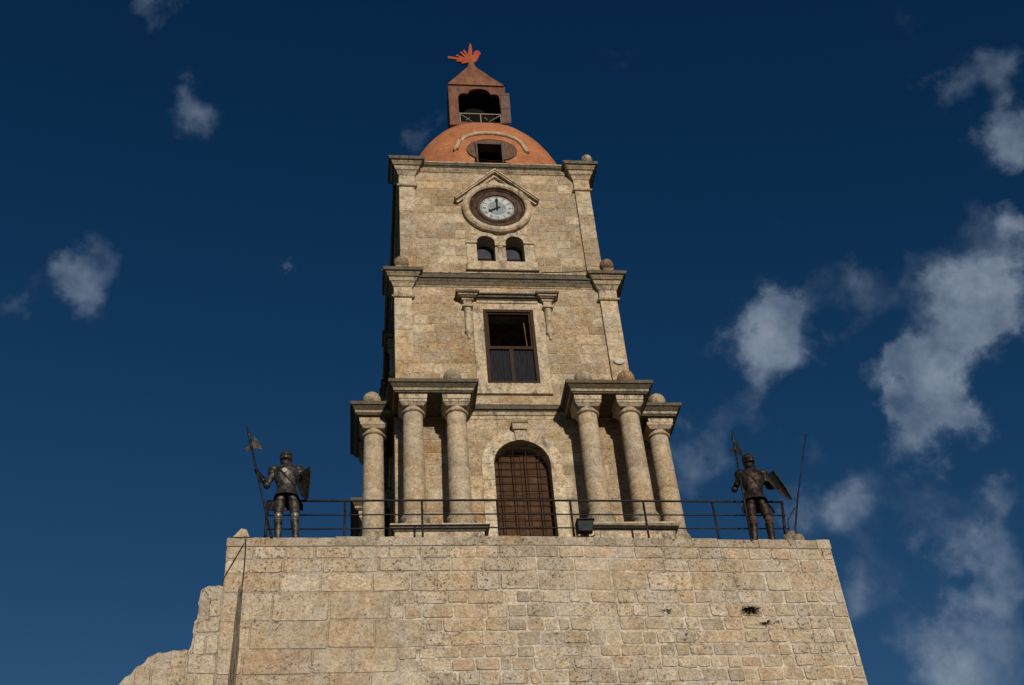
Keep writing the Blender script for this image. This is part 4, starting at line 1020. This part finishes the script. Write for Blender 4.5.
st = MB(); st.tube([(-.19, -.5, 18.50), (-.15, -.5, 18.64)], .035, 8); st.tube([(-.10, -.5, 18.50), (-.07, -.5, 18.62)], .03, 8); st.build('finial_stem', M_BELFRY_ROOF, bfo)

# small fixed things on the tower
pq = MB(); pq.lathe([(.10, 0), (.13, .01), (.13, .04), (.10, .05)], seg=20, col=PALE)
pq.v = [(x * 1.1 + 2.70, -2.795 - z, y * .8 + 3.42) for x, y, z in pq.v]; pq.f = [tuple(reversed(f)) for f in pq.f]
tb(pq, 'plaque', M_WHITE)
cb = MB(); cb.tube([(0.95, -2.96, 6.315), (1.5, -2.97, 6.33), (2.0, -2.98, 6.36), (2.35, -3.05, 6.37)], .013, 6); tb(cb, 'cable', M_IRON)

# ------------------------------------------------------------------ railing
rail = empty('railing', (0, -4.75, -3.15), 'thin black iron railing with three bars along the terrace edge', 'railing')
def rb_(mb, name): 
    o = mb.build(name, M_IRON, rail); o.location = (0, 4.75, 3.15); return o
RX0, RX1, RY = -5.60, 5.22, -4.75
def rz_(x): return -1.945 - 0.085 * max(0, (x + 1) / 6.2)
for dz, rr in ((0.0, .024), (-.34, .016), (-.665, .016)):
    b = MB(); b.tube([(x, RY, rz_(x) + dz) for x in (RX0, -4.04, -2.47, -.91, .63, 2.19, 3.68, RX1)], rr, 8); rb_(b, 'bar')
for x in (RX0, -4.04, -2.47, -.91, .63, 2.19, 3.68, RX1):
    b = MB(); b.tube([(x - (.17 if x == RX1 else 0), RY, top_z(x) - .03), (x, RY, rz_(x) + .01)], .024 if x not in (RX0, RX1) else .03, 8); rb_(b, 'post')

# ------------------------------------------------------------------ armoured statues
def skin_body(verts, edges, radii, root_i, mat, parent):
    me = bpy.data.meshes.new('body_src'); me.from_pydata(verts, edges, []); me.update()
    o = bpy.data.objects.new('body', me); COL.objects.link(o)
    md = o.modifiers.new('skin', 'SKIN'); md.use_smooth_shade = True
    sv = me.skin_vertices[0].data
    for i, r in enumerate(radii):
        sv[i].radius = (r, r) if not isinstance(r, tuple) else r
        sv[i].use_root = (i == root_i)
    ss = o.modifiers.new('sub', 'SUBSURF'); ss.levels = 2; ss.render_levels = 2
    bpy.context.view_layer.update()
    dg = bpy.context.evaluated_depsgraph_get()
    nm = bpy.data.meshes.new_from_object(o.evaluated_get(dg))
    o.modifiers.clear(); o.data = nm; nm.name = 'body'
    nm.materials.clear(); nm.materials.append(mat)
    for p in nm.polygons: p.use_smooth = True
    if not nm.color_attributes: nm.color_attributes.new('Col', 'FLOAT_COLOR', 'CORNER')
    o.parent = parent
    return o
def limb_cuff(mb, a, b, ra, rb, flare=1.25):
    a, b = Vector(a), Vector(b)
    mb.tube([a, a + (b - a) * .08, a + (b - a) * .5, a + (b - a) * .92, b], [ra * flare, ra, (ra + rb) / 2 * 1.08, rb, rb * flare], 14)
def knight(name_label, loc, rz, cfg, mat_main, mat_dark, emblem_mat, rusty=False):
    root = empty('knight_statue', loc, name_label, 'statue', 'knight statues on the terrace'); root.rotation_euler = (0, 0, rz)
    fL, fR = Vector(cfg['footL']), Vector(cfg['footR'])        # L = screen left
    hip = Vector(cfg['hip']); sh_z = 1.76; c = Vector(cfg['chest'])
    hL, hR = hip + Vector((-.12, 0, 0)), hip + Vector((.12, 0, 0))
    kL = (fL + hL) / 2 + Vector((-.015, -.05, .03)); kR = (fR + hR) / 2 + Vector((.015, -.05, .03))
    sL, sR = c + Vector((-.215, 0, .02)), c + Vector((.215, 0, .02))
    eL, wL = Vector(cfg['elbowL']), Vector(cfg['handL']); eR, wR = Vector(cfg['elbowR']), Vector(cfg['handR'])
    neck = c + Vector((0, 0, .12)); head = Vector(cfg['head'])
    vs = [hip, (hip + c) / 2 + Vector((0, 0, -.02)), c, neck, head, sL, eL, wL, sR, eR, wR, hL, kL, fL + Vector((0, .03, .11)), fL + Vector((-.03, -.16, .05)), hR, kR, fR + Vector((0, .03, .11)), fR + Vector((.03, -.16, .05)),
          wL + (wL - eL).normalized() * .09, wR + (wR - eR).normalized() * .09]
    es = [(0, 1), (1, 2), (2, 3), (3, 4), (2, 5), (5, 6), (6, 7), (2, 8), (8, 9), (9, 10), (0, 11), (11, 12), (12, 13), (13, 14), (0, 15), (15, 16), (16, 17), (17, 18), (7, 19), (10, 20)]
    rd = [.145, .135, .165, .075, .09, .085, .062, .045, .085, .062, .045, .105, .072, .052, .045, .105, .072, .052, .045, .042, .042]
    skin_body([tuple(v) for v in vs], es, rd, 0, mat_main, root)
    # cuirass
    m1 = MB(); w = c - hip
    rings = []
    for t, rx, ry in ((.18, .195, .14), (.30, .185, .135), (.50, .22, .16), (.72, .268, .185), (.92, .285, .178), (1.06, .245, .150), (1.13, .165, .13), (1.20, .125, .12), (1.26, .118, .118)):
        p = hip + w * t; rings.append((p.x, p.y - .01, p.z, rx, ry))
    m1.ellipse_loft(rings, 24)
    p = hip + w * .27; m1.ellipse_loft([(p.x, p.y - .01, p.z - .02, .187, .142), (p.x, p.y - .01, p.z + .02, .187, .142)], 24)
    cu = m1.build('breastplate', mat_main, root)
    em = MB(); ep = hip + w * .80
    if not rusty:
        em.add([(ep.x + .055 * cos(a * pi / 8) - .02, ep.y - .222, ep.z + .05 * sin(a * pi / 8)) for a in range(16)], [tuple(range(16))]); em.tube([(ep.x - .02, ep.y - .15, ep.z), (ep.x - .02, ep.y - .221, ep.z)], .05, 12)
    else:
        em.prism([(ep.x - .09, ep.z - .02), (ep.x - .02, ep.z - .06), (ep.x + .04, ep.z - .02), (ep.x + .07, ep.z + .06), (ep.x + .0, ep.z + .03), (ep.x - .05, ep.z + .07)], ep.y - .215, ep.y - .15)
    em.build('emblem', emblem_mat, cu)
    # belt strap across the chest
    stp = MB(); a_, b_ = hip + w * .95, hip + w * .32
    stp.tube([(a_.x - .17, a_.y - .165, a_.z), ((a_.x + b_.x) / 2 - .02, a_.y - .208, (a_.z + b_.z) / 2), (b_.x + .13, b_.y - .12, b_.z)], .014, 8); stp.build('strap', emblem_mat if rusty else mat_dark, cu)
    # tassets
    tsk = MB(); zt = hip.z + w.z * .22; q = hip
    for i, (z0, r0, z1, r1) in enumerate(((zt, .195, zt - .07, .215), (zt - .06, .210, zt - .13, .235), (zt - .12, .228, zt - .19, .25))):
        tsk.ellipse_loft([(q.x, q.y - .01, z1, r1, r1 * .78), (q.x, q.y - .01, z0, r0, r0 * .78)], 24, cap=False)
    tsk.build('tassets', mat_main, root)
    # split cloak behind the legs
    ck = MB(); nn = 18
    for (za, wa, ya, zb, wb, yb) in ((hip.z + .20, .17, .12, hip.z - .02, .24, .15), (hip.z - .02, .24, .15, cfg['cloak_z'] + .12, .34, .20), (cfg['cloak_z'] + .12, .34, .20, cfg['cloak_z'], .35, .20)):
        for i in range(nn):
            def pt(t, wd_, yy, z):
                a = -1 + 2 * t
                return (hip.x + cfg['cloak_dx'] * (hip.z - z) + wd_ * a, hip.y + yy * (1 - .85 * abs(a) ** 2.5) + .016 * cos(t * 26), z + (.10 * (1 - abs(a)) if z < cfg['cloak_z'] + .01 else 0))
            t0, t1 = i / nn, (i + 1) / nn
            A = pt(t0, wa, ya, za); B = pt(t1, wa, ya, za); C_ = pt(t1, wb, yb, zb); D_ = pt(t0, wb, yb, zb)
            off = Vector((0, .018, 0))
            ck.face([D_, C_, B, A], smooth=True); ck.face([Vector(A) + off, Vector(B) + off, Vector(C_) + off, Vector(D_) + off], smooth=True)
            if zb <= cfg['cloak_z'] + .001: ck.face([D_, Vector(D_) + off, Vector(C_) + off, C_])
    ck.build('cloak', mat_dark, root)
    # shoulder, elbow, knee plates and greaves
    for s_ in (sL, sR):
        pm_ = MB(); sgn = -1 if s_ is sL else 1
        pm_.sphere(s_ + Vector((sgn * .035, 0, .0)), .115, 16, 10, sc=(1.05, 1.0, .85)); pm_.sphere(s_ + Vector((sgn * .065, 0, -.075)), .09, 16, 8, sc=(1, 1, .8)); pm_.build('pauldron', mat_main, root)
    for e_ in (eL, eR):
        pm_ = MB(); pm_.sphere(e_, .075, 14, 8); pm_.build('elbow_plate', mat_main, root)
    for k_ in (kL, kR):
        pm_ = MB(); pm_.sphere(k_ + Vector((0, -.03, 0)), .088, 14, 9, sc=(1, 1, 1.1)); pm_.tube([k_ + Vector((0, -.01, -.10)), k_ + Vector((0, -.015, -.07))], .085, 14); pm_.build('knee_plate', M_RUST if rusty else M_EMBLEM_K, root)
    for h_, k_, f_ in ((hL, kL, fL), (hR, kR, fR)):
        pm_ = MB(); limb_cuff(pm_, h_ + (k_ - h_) * .35, k_ + Vector((0, 0, .07)), .108, .088, 1.04); pm_.build('thigh_plate', mat_main, root)
        pm_ = MB(); limb_cuff(pm_, k_ + Vector((0, 0, -.08)), f_ + Vector((0, .02, .10)), .086, .060, 1.12); pm_.build('greave', mat_main, root)
        ft_ = MB(); ft_.ellipse_loft([(f_.x, f_.y - .06, .0, .055, .15), (f_.x, f_.y - .06, .04, .058, .15), (f_.x, f_.y - .03, .09, .05, .10), (f_.x, f_.y + .02, .13, .05, .055)], 14); ft_.build('sabaton', mat_dark, root)
    # gauntlets with five fingers closed round what they hold
    for e_, w_, ax in ((eL, wL, Vector(cfg['shaft'])), (eR, wR, Vector((.35, -.1, .9)))):
        gt = MB(); dr_ = (w_ - e_).normalized(); limb_cuff(gt, w_ - dr_ * .13, w_ + dr_ * .01, .068, .046, 1.15)
        ax = ax.normalized(); palm = w_ + dr_ * .055; side_ = dr_.cross(ax).normalized()
        gt.sphere(palm, .05, 12, 8, sc=(.9, .9, 1.05))
        for k_, (o_, ln) in enumerate(((.036, .95), (.013, 1.05), (-.011, 1.0), (-.033, .85))):
            b0_ = palm + ax * o_ + dr_ * .028
            gt.tube([b0_ + side_ * .028, b0_ + dr_ * .035 * ln + side_ * .022, b0_ + dr_ * .045 * ln - side_ * .012, b0_ + dr_ * .018 - side_ * .036], [.0115, .011, .010, .008], 7)
        gt.tube([palm + ax * .035 - side_ * .02, palm + ax * .055 + dr_ * .03 - side_ * .03, palm + ax * .035 + dr_ * .055 - side_ * .02], [.013, .012, .009], 7)
        gt.build('gauntlet', mat_dark, root)
    # helmet: skull, slit visor, comb, neck guard
    hx = head; hl = MB()
    hl.ellipse_loft([(hx.x, hx.y, hx.z - .19, .115, .125), (hx.x, hx.y, hx.z - .15, .102, .112), (hx.x, hx.y - .005, hx.z - .06, .125, .14), (hx.x, hx.y - .005, hx.z + .03, .132, .148), (hx.x, hx.y, hx.z + .09, .126, .14), (hx.x, hx.y, hx.z + .135, .098, .11), (hx.x, hx.y, hx.z + .158, .045, .05)], 22)
    he = hl.build('helmet', mat_main, root)
    vz = MB(); vz.ellipse_loft([(hx.x, hx.y - .022, hx.z - .10, .108, .132), (hx.x, hx.y - .03, hx.z - .05, .124, .150), (hx.x, hx.y - .028, hx.z + .0, .132, .150)], 22)
    vz.prism([(hx.x - .012, hx.z - .10), (hx.x + .012, hx.z - .10), (hx.x + .012, hx.z + .03), (hx.x - .012, hx.z + .03)], hx.y - .20, hx.y - .14); vz.build('visor', mat_main, he)
    sl = MB()
    for sx in (-1, 1): sl.box(hx.x + sx * .055 - .038, hx.x + sx * .055 + .038, hx.y - .163, hx.y - .11, hx.z + .012, hx.z + .032)
    for i in range(3):
        for sx in (-1, 1): sl.box(hx.x + sx * (.03 + .022 * i) - .005, hx.x + sx * (.03 + .022 * i) + .005, hx.y - .181 + .012 * i, hx.y - .12, hx.z - .08, hx.z - .035)
    sl.build('eye_slit', M_DIALDARK, he)
    cm = MB(); cm.tube([(hx.x, hx.y - .14, hx.z + .06), (hx.x, hx.y - .09, hx.z + .145), (hx.x, hx.y, hx.z + .172), (hx.x, hx.y + .09, hx.z + .145), (hx.x, hx.y + .14, hx.z + .06)], .014, 8); cm.build('comb', mat_main, he)
    return root
M_EMBLEM_K = plain_mat('worn_bright_steel', (0.10, 0.09, 0.075), (0.26, 0.23, 0.19), 10.0, 0.45, 0.6)
SX = 1
def halberd(label, base, tip, flip, mat):
    """base and tip are world points of the shaft"""
    base, tip = Vector(base), Vector(tip); L = (tip - base).length
    root = empty('halberd', base, label, 'halberd', 'halberds held by the knight statues'); root.rotation_euler = (tip - base).to_track_quat('Z', 'Y').to_euler()
    q = root.rotation_euler.to_matrix(); ang = 0
    # turn the blade so that it stands broad to the front
    ux = q @ Vector((1, 0, 0)); uy = q @ Vector((0, 1, 0)); ang = atan2(uy.x, ux.x)
    root.rotation_euler = ((tip - base).to_track_quat('Z', 'Y') @ Matrix.Rotation(-ang, 3, 'Z').to_quaternion()).to_euler()
    s = MB(); s.tube([(0, 0, 0), (0, 0, L - .42)], .021, 10); s.tube([(0, 0, 0), (0, 0, .09)], .028, 10); s.build('shaft', mat, root)
    h = MB(); h.tube([(0, 0, L - .62), (0, 0, L - .38)], .028, 10)
    h.prism([(x * -SX, z) for x, z in [(.02, L - .62), (.09, L - .62), (.20, L - .68), (.18, L - .52), (.10, L - .28), (.06, L - .42), (.02, L - .48)]][::-1], -.008, .008)
    h.prism([(x * -SX, z) for x, z in [(-.02, L - .52), (-.06, L - .54), (-.17, L - .60), (-.10, L - .66), (-.05, L - .63), (-.02, L - .60)]], -.008, .008)
    h.build('axe_head', M_DARKPLATE, root)
    t = MB(); t.tube([(0, 0, L - .40), (0, 0, L - .34), (0, 0, L - .26), (0, 0, L)], [.024, .020, .032, .003], 8); t.build('spear_point', M_DARKPLATE, root)
    return root
def shield(label, top, bottom, width, yaw, mat, em):
    top, bottom = Vector(top), Vector(bottom); L = (top - bottom).length
    root = empty('shield', bottom, label, 'shield', 'shields carried by the knight statues')
    zdir = (top - bottom).normalized(); n = Vector((sin(yaw), -cos(yaw), 0)); x = (-n).cross(zdir).normalized() * 1; x = zdir.cross(n).normalized() * -1
    y = zdir.cross(x).normalized()
    root.rotation_euler = Matrix((x, y, zdir)).transposed().to_euler()
    out = []
    for k in range(13):
        t = k / 12; out.append((t, .5 * (1 - (1 - t) ** 1.9) ** .75 if t < .97 else .47))
    b = MB(); nu = 8
    def pt(t, u, d): 
        w = width * out_w(t); a = u
        return (w * a, d + .055 * a * a * (w / width) - .0, t * L + (.03 * (1 - a * a) if t > .99 else 0))
    def out_w(t): return .5 * (1 - (1 - t) ** 2.0) ** .72 * (1 if t < .95 else .97)
    for i in range(14):
        t0, t1 = i / 14, (i + 1) / 14
        for j in range(nu):
            u0, u1 = -1 + 2 * j / nu, -1 + 2 * (j + 1) / nu
            b.face([pt(t0, u0, -.012), pt(t0, u1, -.012), pt(t1, u1, -.012), pt(t1, u0, -.012)], smooth=True)
            b.face([pt(t0, u1, .012), pt(t0, u0, .012), pt(t1, u0, .012), pt(t1, u1, .012)], smooth=True)
        for u in (-1, 1): b.face([pt(t0, u, -.012), pt(t1, u, -.012), pt(t1, u, .012), pt(t0, u, .012)])
    for j in range(nu):
        u0, u1 = -1 + 2 * j / nu, -1 + 2 * (j + 1) / nu; b.face([pt(1, u0, -.012), pt(1, u1, -.012), pt(1, u1, .012), pt(1, u0, .012)])
    b.build('plate', mat, root)
    rm = MB(); rm.tube([pt(i / 14, 1, 0) for i in range(15)][1:] + [pt(1, .5, 0), pt(1, 0, 0), pt(1, -.5, 0)] + [pt(i / 14, -1, 0) for i in range(14, 0, -1)], .012, 6); rm.build('rim', M_DARKPLATE, root)
    e = MB(); zc = L * .60; e.prism([(.06 * cos(a * pi / 6), zc + .08 * sin(a * pi / 6)) for a in range(12)], -.030, -.005); e.build('emblem', em, root)
    return root
KY = -4.98
KL = Vector((-5.165, KY, -3.10))
knight('dark grey knight statue on the left end of the terrace, pale disc on chest', KL, 0,
       dict(footL=(-.165, 0, 0), footR=(.185, 0, 0), hip=(-.05, .02, 1.16), chest=(-.085, .02, 1.75), head=(-.10, 0, 2.045), elbowL=(-.455, -.02, 1.37), handL=(-.60, -.20, 1.50), elbowR=(.30, .02, 1.36), handR=(.26, -.22, 1.42), cloak_z=.84, cloak_dx=-.02, shaft=(-.27, 0, 1)),
       M_ARMOUR, M_DARKPLATE, M_EMBLEM)
halberd('halberd with its shaft slanting up to the left, held by the left knight statue', KL + Vector((-.27, -.24, .0)), KL + Vector((-.93, -.27, 2.70)), 1, M_IRON)
shield('dark kite shield hanging upright on the arm of the left knight statue', KL + Vector((.30, -.24, 1.55)), KL + Vector((.37, -.25, .86)), .42, radians(-48), M_DARKPLATE, M_EMBLEM)
KR = Vector((4.53, KY, -3.26))
knight('brown rusty knight statue on the right end of the terrace, red mark on chest', KR, 0,
       dict(footL=(-.19, 0, 0), footR=(.19, 0, 0), hip=(.03, .02, 1.16), chest=(.07, .02, 1.78), head=(.06, -.01, 2.11), elbowL=(-.37, .02, 1.42), handL=(-.285, -.17, 1.56), elbowR=(.39, .0, 1.48), handR=(.47, -.16, 1.36), cloak_z=.86, cloak_dx=.12, shaft=(.02, 0, 1)),
       M_ARMOUR_B, M_DARKPLATE, M_RUST, rusty=True)
halberd('halberd standing nearly upright in the hand of the right knight statue', KR + Vector((-.35, -.23, .0)), KR + Vector((-.22, -.2, 2.84)), 1, M_IRON)
shield('narrow dark kite shield tilted outward on the arm of the right knight statue', KR + Vector((.38, -.25, 1.60)), KR + Vector((.70, -.28, .94)), .22, radians(-50), M_DARKPLATE, M_DARKPLATE)

# ------------------------------------------------------------------ leaning pole, rubble, lamp, cables, weeds
pl = MB()
pl.tube([(5.22, -5.0, -3.25), (5.26, -5.0, -2.84), (5.52, -5.0, -1.97)], .020, 8); pl.tube([(5.515, -5.0, -2.0), (6.05, -5.0, -.43)], .014, 8)
po = MB(); root = empty('leaning_pole', (5.22, -5.0, -3.26), 'thin dark iron pole leaning outward at the right end of the terrace', 'pole')
o = pl.build('shaft', M_IRON, root); o.location = (-5.22, 5.0, 3.26)
po.tube([(5.13, -4.95, -3.0), (5.14, -5.0, -2.64), (5.37, -5.0, -2.33)], .013, 6); o = po.build('bracket', M_IRON, root); o.location = (-5.22, 5.0, 3.26)
rp_ = random.Random(5)
for i, (x, y, r, lab) in enumerate(((5.06, -5.05, .11, 'small grey-brown stone at the foot of the railing corner post'), (5.24, -5.07, .14, 'largest rubble stone at the foot of the leaning pole'), (5.13, -4.97, .17, 'mossy rubble stone heaped behind the others beside the leaning pole'))):
    b = MB(); b.sphere((0, 0, r * .7), r, 9, 6, sc=(1.05, .9, .85 if i < 2 else 1.3), bumpy=.8, col=(0.19, 0.15, 0.10)); o = b.build('rubble_stone', M_BASE); o.location = (x, y, top_z(x)); tag(o, lab, 'stone', 'rubble by the pole')
b = MB(); b.add([(-.15, -.12, 0), (.13, -.12, 0), (.15, .1, 0), (-.12, .12, 0), (-.02, -.07, .15), (.07, -.06, .13), (.05, .05, .19), (-.03, .03, .17)], [(0, 1, 5, 4), (1, 2, 6, 5), (2, 3, 7, 6), (3, 0, 4, 7), (4, 5, 6, 7)], (0.42, .33, .22)); o = b.build('loose_rock', M_BASE); o.scale = (1.15, 1.1, 1.5); o.location = (-6.01, -5.08, top_z(-6) + .02); tag(o, 'pointed tan rock lying on the left end of the bastion edge', 'rock')
# floodlight
fl_ = empty('floodlight', (.84, -4.95, top_z(.86) - .08), 'black floodlight on a bracket at the terrace edge below the right columns', 'floodlight')
b = MB(); b.frustum((-.15, .15, -.02, .10), .38, (-.17, .17, -.11, .13), .585, (0.02, 0.02, 0.02)); b.box(-.185, .185, -.15, .145, .586, .605); 
for k in range(5): b.box(-.15 + k * .065, -.13 + k * .065, .1, .17, .40, .60)
b.build('housing', M_IRON, fl_)
b = MB(); b.face([(-.13, -.035, .39), (.13, -.035, .39), (.15, -.110, .57), (-.15, -.110, .57)]); b.build('glass', M_LAMPGLASS, fl_)
b = MB(); b.tube([(-.19, .03, .48), (-.19, .03, .30), (0, .03, .24), (.19, .03, .30), (.19, .03, .48)], .014, 6); b.box(-.13, .13, -.06, .12, 0, .22); b.build('bracket', M_IRON, fl_)
# cables down the left of the bastion
def wire(label, pts, r, name='cable', mat=M_IRON):
    p0 = Vector(pts[-1]); b = MB(); b.tube([Vector(p) - p0 for p in pts], r, 6); o = b.build(name, mat); o.location = p0; tag(o, label, 'cable'); return o
pts = [(-5.97, -4.9, -3.03), (-5.95, -5.20, -3.04), (-5.915, -5.25, -3.3)] + [(-5.92 + .012 * sin(i * 1.3), -5.245, -3.3 - i * .35) for i in range(1, 40)]
wire('thin dark cable hanging straight down the left of the bastion from the pointed rock', pts, .012)
wire('short thin wire slanting from the hanging cable to the bastion corner', [(-5.95, -5.24, -3.22), (-6.08, -5.245, -3.52), (-6.24, -5.245, -3.88), (-6.30, -5.22, -4.05)], .008)
b = MB(); rr_ = random.Random(8)
for i in range(17):
    x0 = -5.95 + rr_.uniform(-.03, .03); sp = rr_.uniform(-1, 1); p = []
    for k in range(12):
        z = -4.15 - k * .62 - rr_.uniform(0, .1); p.append((x0 + sp * (.012 + .045 * min(1, k / 6)) + rr_.uniform(-.02, .02) - .012 * min(1, k / 4), -5.24 - rr_.uniform(0, .05), z))
    b.tube(p, [.005] + [rr_.uniform(.007, .013)] * 10 + [.005], 5)
o = b.build('dry_creeper', M_DRY); o.data.transform(Matrix.Translation((6.0, 5.24, 4.15))); o.location = (-6.0, -5.24, -4.15); tag(o, 'bundle of dry dark creeper stems hanging beside the cable on the bastion', 'dry creeper')
def tuft(x, z, s, label, n=46, seed=1):
    r_ = random.Random(seed); b = MB()
    for i in range(n):
        a = r_.uniform(-pi, pi); el = r_.uniform(-.6, .9); L = s * r_.uniform(.4, 1); d = Vector((cos(a), -abs(sin(a)) * .8 - .15, el)).normalized()
        side_ = d.cross(Vector((0, 0, 1))).normalized() * L * .10; p = Vector((r_.uniform(-.03, .03), 0, r_.uniform(-.015, .015)))
        e = p + d * L + Vector((0, 0, -.25 * L)); m_ = p + d * L * .55
        b.face([p, m_ + side_, e, m_ - side_])
    o = b.build('weed_tuft', M_PLANT); o.location = (x, BY0 - .012, z); o.scale = (1.7, 1, .8); tag(o, label, 'weed', 'weeds growing from the bastion joints')
tuft(3.83, -4.82, .17, 'largest green weed tuft growing from a joint low on the right of the bastion', 70, 2)
tuft(2.18, -4.80, .10, 'small sparse weed growing from a joint left of the largest tuft', 26, 3)
tuft(4.08, -5.10, .11, 'flat dark weed in a joint just below and right of the largest tuft', 36, 4)
tuft(4.32, -5.07, .07, 'tiny weed beside the flat dark one, farthest to the right', 18, 5)
